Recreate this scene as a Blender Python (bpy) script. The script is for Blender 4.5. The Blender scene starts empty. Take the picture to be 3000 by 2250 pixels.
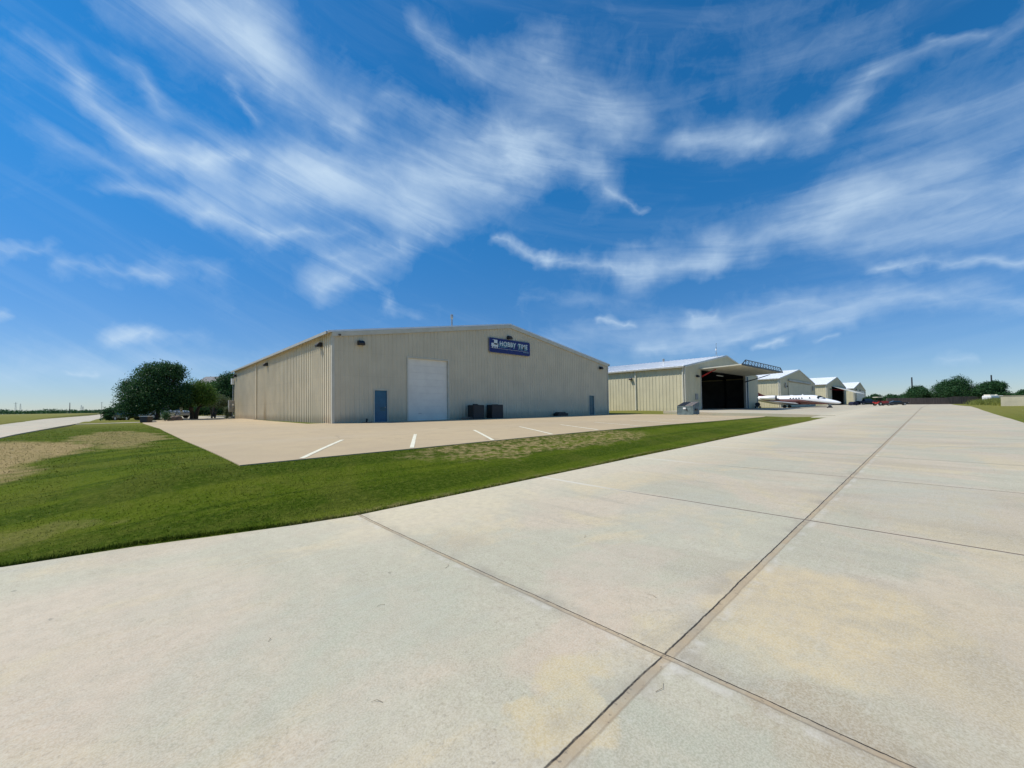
import bpy, math, random
import numpy as np
from math import sin, cos, pi, radians
random.seed(7); rng = np.random.default_rng(11)
SC = bpy.context.scene
COL = SC.collection

# ------------------------------------------------------------------ camera
cam_d = bpy.data.cameras.new('camera'); cam = bpy.data.objects.new('camera', cam_d); COL.objects.link(cam)
from mathutils import Matrix, Vector
R_ = Vector((0.7248, -0.6888, -0.0138)); F_ = Vector((0.6884, 0.7248, 0.0281))
U_ = R_.cross(F_)
R_ = F_.cross(U_)
R_.normalize(); U_.normalize(); F_.normalize()
M_ = Matrix((R_, U_, -F_)).transposed().to_4x4()
M_.translation = (0, 0, 1.6)
cam.matrix_world = M_
cam_d.sensor_width = 36; cam_d.lens = 1176.28/3000*36; cam_d.shift_y = 39.3/3000
cam_d.clip_start = 0.05; cam_d.clip_end = 9000
SC.camera = cam

# ------------------------------------------------------------------ world, sun, exposure
SUN = Vector((-0.52, 0.45, 1.0)).normalized()
EL = math.asin(SUN.z); AZ = math.atan2(SUN.x, SUN.y)
wd = bpy.data.worlds.new("World"); SC.world = wd; wd.use_nodes = True
wt = wd.node_tree; wt.nodes.clear()
def wn(t, **k):
    n = wt.nodes.new(t)
    for a, b in k.items(): setattr(n, a, b)
    return n
def wl(a, b): wt.links.new(a, b)
SKY_C = (0.6188, 0.643, 0.4513); SKY_A = (0.7205, -0.6934, 0.0); SKY_B = (-0.313, -0.3252, 0.8924)
# wisps of cirrus: each is a soft streak between two directions of the sky (stereographic map of the dome)
STREAKS = [
(-0.392,0.122,-0.362,0.100,0.0097,0.25),(-0.362,0.100,-0.335,0.053,0.0100,0.60),(-0.335,0.053,-0.301,0.046,0.0111,0.65),(-0.304,0.048,-0.263,0.058,0.0069,0.65),
(-0.308,0.163,-0.223,0.149,0.0252,0.40),(-0.269,0.158,-0.213,0.134,0.0196,0.35),(-0.225,0.143,-0.201,0.107,0.0172,0.30),(-0.322,0.115,-0.312,0.089,0.0066,0.35),
(-0.312,0.089,-0.280,0.065,0.0153,0.25),(-0.262,0.119,-0.243,0.085,0.0039,0.25),(-0.217,0.121,-0.140,0.094,0.0251,0.18),(-0.395,0.055,-0.363,0.031,0.0085,0.22),
(-0.383,0.012,-0.320,0.009,0.0078,0.45),(-0.320,0.009,-0.269,-0.014,0.0095,0.45),(-0.269,-0.014,-0.179,-0.021,0.0067,0.40),(-0.284,0.026,-0.200,0.016,0.0275,0.40),
(-0.233,0.046,-0.188,0.034,0.0174,0.70),(-0.188,0.034,-0.105,0.015,0.0260,0.60),(-0.105,0.015,-0.012,0.054,0.0341,0.45),(-0.051,0.063,0.013,0.053,0.0180,0.60),
(-0.165,0.090,-0.147,0.081,0.0079,0.50),(-0.226,-0.068,-0.132,-0.041,0.0119,0.70),(-0.216,-0.039,-0.136,-0.036,0.0074,0.40),(-0.172,-0.071,-0.154,-0.098,0.0060,0.35),
(-0.154,-0.098,-0.118,-0.110,0.0067,0.22),(-0.108,0.094,-0.068,0.087,0.0081,0.40),(-0.087,0.150,-0.045,0.130,0.0077,0.35),(-0.023,0.135,0.035,0.129,0.0133,0.40),
(0.035,0.126,0.087,0.095,0.0194,0.35),(0.100,0.102,0.115,0.087,0.0129,0.40),(-0.012,0.066,0.092,0.088,0.0362,0.28),(-0.012,0.054,0.078,0.031,0.0149,0.55),
(0.078,0.031,0.099,0.008,0.0083,0.50),(0.099,0.008,0.151,-0.009,0.0036,0.35),(0.168,0.064,0.244,0.062,0.0106,0.55),(0.229,0.059,0.300,0.067,0.0108,0.45),
(0.300,0.067,0.319,0.093,0.0102,0.50),(0.319,0.093,0.353,0.112,0.0080,0.35),(0.350,0.118,0.374,0.122,0.0040,0.35),(0.384,0.117,0.397,0.129,0.0074,0.20),
(0.177,0.106,0.304,0.126,0.0312,0.12),(0.376,0.065,0.431,0.091,0.0234,0.25),(-0.009,-0.031,0.050,-0.055,0.0046,0.55),(0.050,-0.055,0.158,-0.076,0.0057,0.50),
(0.142,-0.071,0.233,-0.048,0.0125,0.60),(0.232,-0.045,0.345,-0.016,0.0164,0.55),(0.344,-0.012,0.462,0.015,0.0257,0.55),(0.371,-0.044,0.473,-0.018,0.0131,0.20),
(0.370,-0.072,0.482,-0.044,0.0040,0.50),(0.052,-0.157,0.215,-0.130,0.0137,0.30),(0.155,-0.159,0.350,-0.122,0.0076,0.45),(0.215,-0.126,0.492,-0.081,0.0088,0.42),
(0.214,-0.118,0.247,-0.114,0.0043,0.50),(0.114,-0.129,0.147,-0.125,0.0034,0.55),(-0.468,-0.026,-0.435,-0.032,0.0034,0.40),(-0.433,-0.044,-0.373,-0.060,0.0055,0.50),
(-0.364,-0.042,-0.326,-0.058,0.0097,0.30),(0.023,-0.103,0.160,-0.094,0.0088,0.15),(-0.492,-0.073,-0.473,-0.077,0.0035,0.50),(-0.414,-0.113,-0.386,-0.118,0.0049,0.70),
(-0.414,-0.108,-0.349,-0.125,0.0080,0.25),(0.293,-0.151,0.307,-0.148,0.0032,0.90),(-0.449,-0.143,-0.437,-0.146,0.0019,0.40),(-0.512,-0.122,-0.318,-0.166,0.0196,0.22),
(0.437,-0.166,0.462,-0.160,0.0043,0.35),(0.333,-0.144,0.346,-0.142,0.0021,0.40),(-0.128,-0.012,-0.055,-0.004,0.0144,0.20)
]
tc = wn('ShaderNodeTexCoord')
def vdot(vec, c):
    n = wn('ShaderNodeVectorMath', operation='DOT_PRODUCT'); wl(vec, n.inputs[0]); n.inputs[1].default_value = c; return n.outputs['Value']
def wm(op, a, b=None, c=None, clamp=False):
    n = wn('ShaderNodeMath', operation=op, use_clamp=clamp)
    for i, v in enumerate((a, b, c)):
        if v is None: continue
        if isinstance(v, (int, float)): n.inputs[i].default_value = v
        else: wl(v, n.inputs[i])
    return n.outputs[0]
nv = wn('ShaderNodeVectorMath', operation='NORMALIZE'); wl(tc.outputs['Generated'], nv.inputs[0]); DIR = nv.outputs[0]
den = wm('MAXIMUM', wm('ADD', vdot(DIR, SKY_C), 1.0), 0.05)
sS = wm('DIVIDE', vdot(DIR, SKY_A), den); sT = wm('DIVIDE', vdot(DIR, SKY_B), den)
cb = wn('ShaderNodeCombineXYZ'); wl(sS, cb.inputs[0]); wl(sT, cb.inputs[1]); ST = cb.outputs[0]
def wnoise(vec, scale, detail, rough, dist=0.0):
    n = wn('ShaderNodeTexNoise'); n.inputs['Scale'].default_value = scale; n.inputs['Detail'].default_value = detail
    n.inputs['Roughness'].default_value = rough; n.inputs['Distortion'].default_value = dist; wl(vec, n.inputs['Vector']); return n
def warp(vec, scale, amt, detail=3):
    n = wnoise(vec, scale, detail, 0.6)
    s = wn('ShaderNodeVectorMath', operation='SUBTRACT'); wl(n.outputs['Color'], s.inputs[0]); s.inputs[1].default_value = (.5, .5, .5)
    m = wn('ShaderNodeVectorMath', operation='SCALE'); wl(s.outputs[0], m.inputs[0]); m.inputs['Scale'].default_value = amt
    a = wn('ShaderNodeVectorMath', operation='ADD'); wl(vec, a.inputs[0]); wl(m.outputs[0], a.inputs[1]); return a.outputs[0]
W1 = warp(ST, 5.0, 0.10, 5)
W1 = warp(W1, 18.0, 0.026, 5)
flat = wn('ShaderNodeVectorMath', operation='MULTIPLY'); wl(W1, flat.inputs[0]); flat.inputs[1].default_value = (1, 1, 0); WP = flat.outputs[0]
acc = None
for (x1, y1, x2, y2, w, I) in STREAKS:
    ab = (x2-x1, y2-y1, 0.0); L2 = ab[0]**2+ab[1]**2
    src = WP
    if acc is not None:      # keeps the long chain in order
        ma = wn('ShaderNodeVectorMath', operation='MULTIPLY_ADD'); wl(acc, ma.inputs[0]); ma.inputs[1].default_value = (1e-7, 1e-7, 0); wl(WP, ma.inputs[2]); src = ma.outputs[0]
    s = wn('ShaderNodeVectorMath', operation='SUBTRACT'); wl(src, s.inputs[0]); s.inputs[1].default_value = (x1, y1, 0)
    h = wn('ShaderNodeVectorMath', operation='DOT_PRODUCT'); wl(s.outputs[0], h.inputs[0]); h.inputs[1].default_value = (ab[0]/L2, ab[1]/L2, 0)
    hc = wm('MULTIPLY', h.outputs['Value'], 1.0, clamp=True)
    p = wn('ShaderNodeVectorMath', operation='SCALE'); p.inputs[0].default_value = ab; wl(hc, p.inputs['Scale'])
    d = wn('ShaderNodeVectorMath', operation='DISTANCE'); wl(s.outputs[0], d.inputs[0]); wl(p.outputs[0], d.inputs[1])
    mr = wn('ShaderNodeMapRange'); wl(d.outputs['Value'], mr.inputs['Value'])
    kk = min(1.0, .011/w)      # narrow wisps have long faint tails, broad banks a firmer rim
    mr.inputs['From Min'].default_value = 0; mr.inputs['From Max'].default_value = w*(1.75+1.35*kk); mr.inputs['To Min'].default_value = 1; mr.inputs['To Max'].default_value = 0
    pw = wm('POWER', mr.outputs[0], 1.15+1.05*kk)
    acc = wm('MULTIPLY', pw, I*.95) if acc is None else wm('MULTIPLY_ADD', pw, I*.95, acc)
# fibres follow a bowed flow: down on one side, level in the middle, up on the other
k_ = wm('MULTIPLY', wm('POWER', wm('ABSOLUTE', wm('SUBTRACT', sS, 0.16)), 2.0), 0.85)
cf = wn('ShaderNodeCombineXYZ'); wl(wm('MULTIPLY', sS, 2.2), cf.inputs[0]); wl(wm('MULTIPLY', wm('SUBTRACT', sT, k_), 11.0), cf.inputs[1])
FW = warp(cf.outputs[0], 1.2, 1.1, 3)
fib = wnoise(FW, 1.6, 8, 0.62, 0.3).outputs['Fac']
fine = wnoise(FW, 6.0, 6, 0.65).outputs['Fac']
lump = wnoise(ST, 9.0, 6, 0.6, 0.4).outputs['Fac']
fm = wn('ShaderNodeMapRange'); wl(fib, fm.inputs['Value']); fm.inputs['From Min'].default_value = .30; fm.inputs['From Max'].default_value = .68; fm.inputs['To Min'].default_value = .28; fm.inputs['To Max'].default_value = 1.5
dens = wm('MULTIPLY', acc, fm.outputs[0])
lm = wn('ShaderNodeMapRange'); wl(lump, lm.inputs['Value']); lm.inputs['From Min'].default_value = .3; lm.inputs['From Max'].default_value = .7; lm.inputs['To Min'].default_value = .6; lm.inputs['To Max'].default_value = 1.25
dens = wm('MULTIPLY', dens, lm.outputs[0])
dens = wm('MULTIPLY', dens, wm('ADD', wm('MULTIPLY', fine, 0.6), 0.70))
er = wn('ShaderNodeMapRange'); wl(wnoise(W1, 15.0, 7, .68, .3).outputs['Fac'], er.inputs['Value']); er.inputs['From Min'].default_value = .36; er.inputs['From Max'].default_value = .66; er.inputs['To Min'].default_value = .09; er.inputs['To Max'].default_value = -.04
dens = wm('MAXIMUM', wm('SUBTRACT', wm('MULTIPLY', dens, 1.22), er.outputs[0]), 0.0)
# thin veil between the wisps
vb = wn('ShaderNodeMapRange', interpolation_type='SMOOTHSTEP'); wl(fib, vb.inputs['Value']); vb.inputs['From Min'].default_value = .42; vb.inputs['From Max'].default_value = .78; vb.inputs['To Max'].default_value = .11
dens = wm('ADD', dens, vb.outputs[0])
elev = vdot(DIR, (0, 0, 1))
dens = wm('MULTIPLY', dens, wm('MULTIPLY', elev, 14.0, clamp=True))
dens = wm('SUBTRACT', 1.0, wm('POWER', 2.718, wm('MULTIPLY', dens, -.95)), clamp=True)
sky = wn('ShaderNodeTexSky', sky_type='NISHITA'); sky.sun_disc = False
sky.sun_elevation = EL; sky.sun_rotation = AZ; sky.altitude = 1000; sky.air_density = 1.0; sky.dust_density = 0.2; sky.ozone_density = 2.5
hs0 = wn('ShaderNodeHueSaturation'); hs0.inputs['Saturation'].default_value = 1.16; wl(sky.outputs[0], hs0.inputs['Color'])
tf = wn('ShaderNodeMapRange', interpolation_type='SMOOTHSTEP'); wl(elev, tf.inputs['Value']); tf.inputs['From Min'].default_value = 0.; tf.inputs['From Max'].default_value = .55
tn = wn('ShaderNodeMix', data_type='RGBA'); wl(tf.outputs[0], tn.inputs[0]); tn.inputs[6].default_value = (.60, .68, .86, 1); tn.inputs[7].default_value = (.26, 1.04, 1.30, 1)
hs = wn('ShaderNodeMix', data_type='RGBA', blend_type='MULTIPLY'); hs.inputs[0].default_value = 1.; wl(hs0.outputs[0], hs.inputs[6]); wl(tn.outputs[2], hs.inputs[7])
mx = wn('ShaderNodeMix', data_type='RGBA'); wl(dens, mx.inputs[0]); wl(hs.outputs[2], mx.inputs[6]); mx.inputs[7].default_value = (5.4, 6.8, 8.2, 1)
bg = wn('ShaderNodeBackground'); bg.inputs['Strength'].default_value = 0.108; wl(mx.outputs[2], bg.inputs['Color'])
wo = wn('ShaderNodeOutputWorld'); wl(bg.outputs[0], wo.inputs['Surface'])
sd = bpy.data.lights.new('sun', 'SUN'); sun = bpy.data.objects.new('sun', sd); COL.objects.link(sun)
sd.energy = 4.4; sd.angle = radians(0.53); sd.color = (1.0, 0.955, 0.87)
sun.rotation_euler = SUN.to_track_quat('Z', 'Y').to_euler(); sun.location = (0, 0, 60)
SC.view_settings.view_transform = 'Standard'; SC.view_settings.look = 'None'
SC.view_settings.exposure = 0.06; SC.view_settings.gamma = 1.0
wd.cycles.sampling_method = 'NONE'
SC.cycles.max_bounces = 6; SC.cycles.diffuse_bounces = 3

# ------------------------------------------------------------------ helpers
class MB:
    def __init__(s): s.v = []; s.f = []; s.m = []
    def add(s, vs, fs, mi=0):
        b = len(s.v); s.v.extend([tuple(p) for p in vs]); s.f.extend([tuple(b+i for i in f) for f in fs]); s.m.extend([mi]*len(fs)); return s
    def box(s, a, b, mi=0):
        x0, y0, z0 = a; x1, y1, z1 = b
        return s.add([(x0,y0,z0),(x1,y0,z0),(x1,y1,z0),(x0,y1,z0),(x0,y0,z1),(x1,y0,z1),(x1,y1,z1),(x0,y1,z1)],
              [(0,3,2,1),(4,5,6,7),(0,1,5,4),(1,2,6,5),(2,3,7,6),(3,0,4,7)], mi)
    def bar(s, p, q, w, h=None, mi=0):        # square bar between two points
        p = Vector(p); q = Vector(q); d = (q-p).normalized(); h = h or w
        up = Vector((0,0,1)) if abs(d.z) < .95 else Vector((1,0,0))
        a = d.cross(up).normalized()*w/2; b = a.cross(d).normalized()*h/2
        c = [p-a-b, p+a-b, p+a+b, p-a+b, q-a-b, q+a-b, q+a+b, q-a+b]
        return s.add(c, [(0,3,2,1),(4,5,6,7),(0,1,5,4),(1,2,6,5),(2,3,7,6),(3,0,4,7)], mi)
    def tube(s, pts, rad, n=10, mi=0, cap=True):
        P = [Vector(p) for p in pts]; rad = rad if isinstance(rad, (list, tuple)) else [rad]*len(P)
        rings = []; a = None
        for i, p in enumerate(P):
            d = (P[min(i+1, len(P)-1)]-P[max(i-1, 0)]).normalized()
            if a is None:
                up = Vector((0,0,1)) if abs(d.z) < .9 else Vector((1,0,0)); a = d.cross(up).normalized()
            else: a = (a-d*a.dot(d)).normalized()
            b = d.cross(a)
            rings.append([p+a*rad[i]*cos(2*pi*k/n)+b*rad[i]*sin(2*pi*k/n) for k in range(n)])
        vs = [v for r in rings for v in r]; fs = []
        for i in range(len(P)-1):
            for k in range(n):
                fs.append((i*n+k, i*n+(k+1) % n, (i+1)*n+(k+1) % n, (i+1)*n+k))
        if cap: fs.append(tuple(reversed(range(n)))); fs.append(tuple((len(P)-1)*n+k for k in range(n)))
        return s.add(vs, fs, mi)
    def prism(s, poly, vec, mi=0):            # polygon (list of 3D) extruded by vec
        n = len(poly); v = Vector(vec); A = [Vector(p) for p in poly]
        return s.add(A+[p+v for p in A], [tuple(range(n))[::-1], tuple(range(n, 2*n))]+[(i, (i+1) % n, n+(i+1) % n, n+i) for i in range(n)], mi)
    def quad(s, a, b, c, d, mi=0): return s.add([a, b, c, d], [(0,1,2,3)], mi)
    def loft(s, rings, mi=0, caps=True):
        n = len(rings[0]); vs = [p for r in rings for p in r]; fs = []
        for i in range(len(rings)-1):
            for k in range(n): fs.append((i*n+k, i*n+(k+1) % n, (i+1)*n+(k+1) % n, (i+1)*n+k))
        if caps: fs.append(tuple(reversed(range(n)))); fs.append(tuple((len(rings)-1)*n+k for k in range(n)))
        return s.add(vs, fs, mi)
    def build(s, name, mats, parent=None, smooth=False, bevel=0.0, fix=True, **tags):
        me = bpy.data.meshes.new(name); me.from_pydata(s.v, [], s.f)
        for m in (mats if isinstance(mats, (list, tuple)) else [mats]): me.materials.append(m)
        if len(set(s.m)) > 1: me.polygons.foreach_set('material_index', s.m)
        if fix:
            import bmesh
            bm = bmesh.new(); bm.from_mesh(me); bmesh.ops.recalc_face_normals(bm, faces=bm.faces); bm.to_mesh(me); bm.free()
        if smooth:
            me.polygons.foreach_set('use_smooth', [True]*len(me.polygons))
        me.update()
        o = bpy.data.objects.new(name, me); COL.objects.link(o)
        if parent: o.parent = parent
        if bevel:
            b = o.modifiers.new('bevel', 'BEVEL'); b.width = bevel; b.segments = 2; b.limit_method = 'ANGLE'
        if smooth:
            try:
                e = o.modifiers.new('split', 'EDGE_SPLIT'); e.split_angle = radians(38)
            except Exception: pass
        return o
def build_each(mb, name, mats, parent=None, **k):
    """every loose piece of the shape becomes a part of its own"""
    par = list(range(len(mb.v)))
    def find(a):
        while par[a] != a: par[a] = par[par[a]]; a = par[a]
        return a
    for f in mb.f:
        r0 = find(f[0])
        for q in f[1:]: par[find(q)] = r0
    grp = {}
    for f, mi in zip(mb.f, mb.m): grp.setdefault(find(f[0]), []).append((f, mi))
    out = []
    for g in grp.values():
        m2 = MB(); mp = {}
        for f, mi in g:
            for q in f:
                if q not in mp: mp[q] = len(m2.v); m2.v.append(mb.v[q])
            m2.f.append(tuple(mp[q] for q in f)); m2.m.append(mi)
        out.append(m2.build(name, mats, parent, **k))
    return out
def tag(o, label=None, cat=None, group=None, kind=None):
    if label: o['label'] = label
    if cat: o['category'] = cat
    if group: o['group'] = group
    if kind: o['kind'] = kind
    return o
def thing(name, label, cat, loc=(0,0,0), rz=0.0, group=None, scale=1.0):
    o = bpy.data.objects.new(name, None); COL.objects.link(o); o.location = loc; o.rotation_euler = (0,0,rz); o.scale = (scale,)*3
    return tag(o, label, cat, group)
def copy_tree(o, parent=None):
    c = o.copy(); COL.objects.link(c); c.parent = parent
    for ch in list(o.children): copy_tree(ch, c)
    return c

def nt_new(name):
    m = bpy.data.materials.new(name); m.use_nodes = True; t = m.node_tree; b = t.nodes['Principled BSDF']; return m, t, b
def N(t, typ, **k):
    n = t.nodes.new(typ)
    for a, b in k.items():
        setattr(n, a, b)
    return n
def noise(t, vec, scale, detail=4, rough=.55, dist=0.0, out='Fac'):
    n = t.nodes.new('ShaderNodeTexNoise'); n.inputs['Scale'].default_value = scale; n.inputs['Detail'].default_value = detail
    n.inputs['Roughness'].default_value = rough; n.inputs['Distortion'].default_value = dist
    if vec is not None: t.links.new(vec, n.inputs['Vector'])
    return n.outputs[out]
def M(t, op, a, b=None, c=None, clamp=False):
    n = t.nodes.new('ShaderNodeMath'); n.operation = op; n.use_clamp = clamp
    for i, v in enumerate((a, b, c)):
        if v is None: continue
        if isinstance(v, (int, float)): n.inputs[i].default_value = v
        else: t.links.new(v, n.inputs[i])
    return n.outputs[0]
def mrange(t, v, a, b, c=0., d=1., smooth=True):
    n = t.nodes.new('ShaderNodeMapRange'); n.interpolation_type = 'SMOOTHSTEP' if smooth else 'LINEAR'; t.links.new(v, n.inputs[0])
    n.inputs[1].default_value = a; n.inputs[2].default_value = b; n.inputs[3].default_value = c; n.inputs[4].default_value = d; return n.outputs[0]
def mixc(t, f, a, b, mode='MIX'):
    n = t.nodes.new('ShaderNodeMix'); n.data_type = 'RGBA'; n.blend_type = mode
    if isinstance(f, (int, float)): n.inputs[0].default_value = f
    else: t.links.new(f, n.inputs[0])
    for i, v in ((6, a), (7, b)):
        if isinstance(v, (tuple, list)): n.inputs[i].default_value = (*v[:3], 1)
        else: t.links.new(v, n.inputs[i])
    return n.outputs[2]
def bump(t, b, h, strength=.3, dist=.02):
    n = t.nodes.new('ShaderNodeBump'); n.inputs['Strength'].default_value = strength; n.inputs['Distance'].default_value = dist
    t.links.new(h, n.inputs['Height']); t.links.new(n.outputs[0], b.inputs['Normal'])
def coords(t, scale=None, which='Object'):
    c = t.nodes.new('ShaderNodeTexCoord').outputs[which]
    if scale:
        m = t.nodes.new('ShaderNodeMapping'); m.inputs['Scale'].default_value = scale; t.links.new(c, m.inputs['Vector']); return m.outputs[0]
    return c
def wpos(t, scale=None):
    c = t.nodes.new('ShaderNodeNewGeometry').outputs['Position']
    if scale:
        m = t.nodes.new('ShaderNodeMapping'); m.inputs['Scale'].default_value = scale; t.links.new(c, m.inputs['Vector']); return m.outputs[0]
    return c
def pm(name, c1, c2=None, scale=3., rough=.6, metal=0., bmp=0., stretch=None, lo=.35, hi=.65, spec=None, coat=0.):
    m, t, b = nt_new(name); b.inputs['Roughness'].default_value = rough; b.inputs['Metallic'].default_value = metal
    if coat: b.inputs['Coat Weight'].default_value = coat; b.inputs['Coat Roughness'].default_value = .05
    if spec is not None: b.inputs['Specular IOR Level'].default_value = spec
    c2 = c2 or tuple(x*.85 for x in c1)
    v = coords(t, stretch or (1, 1, 1)); n = noise(t, v, scale, 5, .6)
    t.links.new(mixc(t, mrange(t, n, lo, hi), c1, c2), b.inputs['Base Color'])
    t.links.new(mrange(t, n, .3, .7, rough*.85, min(1, rough*1.15)), b.inputs['Roughness'])
    if bmp: bump(t, b, noise(t, v, scale*12, 3), bmp, .01)
    return m

# ------------------------------------------------------------------ terrain heights
def tps_fit(P, Z, sm=0.02):
    P = np.asarray(P, float); n = len(P)
    d = np.hypot(P[:, None, 0]-P[None, :, 0], P[:, None, 1]-P[None, :, 1])
    K = np.sqrt(d*d+4.0)/10.0
    A = np.zeros((n+3, n+3)); A[:n, :n] = -K + np.eye(n)*sm*0; A[:n, n] = 1; A[:n, n+1:] = P/50; A[n, :n] = 1; A[n+1:, :n] = (P/50).T
    w = np.linalg.solve(A, np.r_[Z, 0, 0, 0]); return P, w
def tps_eval(fit, x, y):
    P, w = fit; x = np.asarray(x, float); y = np.asarray(y, float); sh = x.shape; x = x.ravel(); y = y.ravel()
    d = np.hypot(x[:, None]-P[None, :, 0], y[:, None]-P[None, :, 1]); d = np.sqrt(d*d+4.0)
    return (-(d/10.0) @ w[:-3] + w[-3] + x/50*w[-2] + y/50*w[-1]).reshape(sh)
def plane(x, y): return .0135*x+.0075*y
PAV = [(x, y, plane(x, y)) for x in (-12, -4, 0, 4, 8, 14, 22, 32, 44, 58, 70) for y in (-3.3, 1.2, 5.85)]
PAV += [(82, -3.3, 1.06), (82, 5.8, 1.03), (100, 0, 1.08), (135, -3, 1.1), (135, 9, 1.12), (175, 0, 1.2), (230, 0, 1.5), (-60, 0, -.4), (-30, 2, -.2), (-12, -12, -.2),
        (44, 20.4, 1.06), (44, 17, .94), (44, 9.7, .77), (52, 21.3, 1.12), (62, 21.3, 1.14), (79, 21.3, 1.12), (62, 12, .95), (89, 12.7, .97), (89, 19, 1.04), (97, 21, 1.15),
        (110, 16, 1.16), (126, 21, 1.28), (150, 21.3, 1.4), (176, 21, 1.5), (180, 10, 1.35), (220, 21, 1.75),
        (-3.2, 14, .5), (-3.2, 21.5, .85), (-3.7, 38, .88), (-3, 52, .88), (-12, 14, .3), (-12, 22, .6), (-9, 59, .72), (-12, 40, .65), (-11, 130, .93), (-4, 127, .98), (-8, 220, 1.2), (-8, 300, 1.6)]
fitA = tps_fit([(a, b) for a, b, _ in PAV], [c for *_, c in PAV])
TGC = [(x, 5.9, plane(x, 5.9)-.03) for x in (2.4, 8, 14, 22, 32, 43)]+[(-1, 6.6, .02), (-3.2, 12, .40)]
for x_ in (1.4, 4.5, 8, 13, 19, 25, 30, 34.5):
    zE = plane(x_, 5.9)-.03; zN = float(np.interp(x_, [1.4, 8, 13, 25, 34.5], [.62, .67, .70, .715, .70]))
    TGC += [(x_, 7.4, zE+(zN-zE)*.52), (x_, 9, zN), (x_, 11.2, zN+(.765-zN)*.36), (x_, 13.4, zN+(.765-zN)*.68), (x_, 15.7, .768)]
TGC += [(1.2, 20, .80), (8, 20, .80), (20, 20, .80), (9, 26, .82), (20, 26, .82), (30, 26, .81), (40, 26, .79),
        (40, 17, .72), (.9, 30, .82), (.7, 46, .82), (4, 46, .83), (9, 58, .83), (3, 57, .86), (-3.2, 21.5, .82), (-3.2, 30, .84), (-3.2, 50, .85),
        (43.5, 19.5, .73), (43.5, 16.6, .62), (43.5, 12, .50), (43.5, 9.4, .48), (47, 24, .98), (49.9, 28, 1.12), (49.9, 33, 1.1), (42, 30, .9), (80, 24, 1.1), (88, 26, 1.08), (94, 30, 1.12), (86, 40, 1.1),
        (1.7, 56, .98), (5, 57, .92), (1.5, 74, 1.05), (9, 76, 1.1), (20, 80, 1.2), (-10, 100, .85), (-14, 60, .68), (-25, 60, .7), (-40, 30, .5), (-14, 8, .0), (-30, 8, -.2), (-60, 60, .7), (-30, 150, 1.2), (10, 120, 1.4), (60, 90, 1.3),
        (90, -6, 1.05), (60, -8, .8), (40, -8, .5), (20, -8, .2), (0, -8, -.15), (-12, -8, -.3), (110, -8, 1.15), (130, -12, 1.15), (166, 8, 1.3), (185, -10, 1.1), (150, 40, 1.4), (220, 30, 1.8), (-40, -40, -.5), (60, -60, .6), (150, -60, 1.2)]
fitG = tps_fit([(a, b) for a, b, _ in TGC], [c for *_, c in TGC])
def far_blend(x, y, z):
    r = np.hypot(x, y); w = np.clip((r-230)/320, 0, 1); w = w*w*(3-2*w)
    fx = np.clip(y/np.maximum(r, 1), -1, 1)
    return z*(1-w)+(1.75+1.0*np.clip(-x/np.maximum(r,1)*2+.3, 0, 1))*w
def TA(x, y): return far_blend(x, y, tps_eval(fitA, x, y))
def in_pave(x, y):
    """signed depth inside the paved area (positive inside)"""
    a = np.minimum(5.85-y, y+3.3)
    a = np.minimum(a, 300-x)
    d = np.minimum(x-44, 21.3-y); d = np.minimum(d, y-4); d = np.minimum(d, 265-x)
    l = np.minimum(-3.2-x, x-np.interp(y, [0, 60, 125], [-9., -9., -12.2])); l = np.minimum(l, y-0); l = np.minimum(l, 320-y)
    return np.maximum(np.maximum(a, d), l)
def TG(x, y):
    z = far_blend(x, y, tps_eval(fitG, x, y))
    # the lot itself is a graded surface: even fall towards the lawn
    zn = .615+.095*(1-np.exp(-np.clip(x-1.4, 0, 60)/7.0)); zl = zn+(.815-zn)*(1-np.exp(-np.clip(y-9, -3, 60)/6.5))
    w = np.clip((x+.6)/1.6, 0, 1)*np.clip((41-x)/6, 0, 1)*np.clip((y-8.0)/.9, 0, 1)*np.clip((27-y)/3, 0, 1); w = w*w*(3-2*w)
    z = z*(1-w)+zl*w
    k = in_pave(x, y); za = TA(x, y)
    ins = np.clip(k/1.0, 0, 1)
    return np.where(k > 0, np.minimum(z, za-.05-.25*ins), z)
def tg(x, y): return float(TG(np.array([float(x)]), np.array([float(y)]))[0])
def ta(x, y): return float(TA(np.array([float(x)]), np.array([float(y)]))[0])

def grid_mesh(name, xs, ys, fn, mat, keep=None, skirt=0.0, dz=0.0):
    X, Y = np.meshgrid(np.array(xs, float), np.array(ys, float), indexing='ij'); Z = fn(X, Y)+dz
    nx, ny = X.shape; V = np.stack([X.ravel(), Y.ravel(), Z.ravel()], 1).tolist(); F = []
    idx = lambda i, j: i*ny+j
    on = np.ones((nx-1, ny-1), bool)
    if keep is not None:
        cx = (X[:-1, :-1]+X[1:, 1:])/2; cy = (Y[:-1, :-1]+Y[1:, 1:])/2; on = keep(cx, cy)
    edge = {}
    for i in range(nx-1):
        for j in range(ny-1):
            if on[i, j]:
                q = (idx(i, j), idx(i+1, j), idx(i+1, j+1), idx(i, j+1)); F.append(q)
                if skirt:
                    for a, b in zip(q, q[1:]+q[:1]):
                        if (b, a) in edge: del edge[(b, a)]
                        else: edge[(a, b)] = 1
    if skirt:
        low = {}
        def lo(i):
            if i not in low: low[i] = len(V); v = V[i]; V.append([v[0], v[1], v[2]-skirt])
            return low[i]
        for a, b in edge: F.append((b, a, lo(a), lo(b)))
    mb = MB(); mb.v = [tuple(v) for v in V]; mb.f = F; mb.m = [0]*len(F)
    o = mb.build(name, mat, fix=False)
    return o
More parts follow.
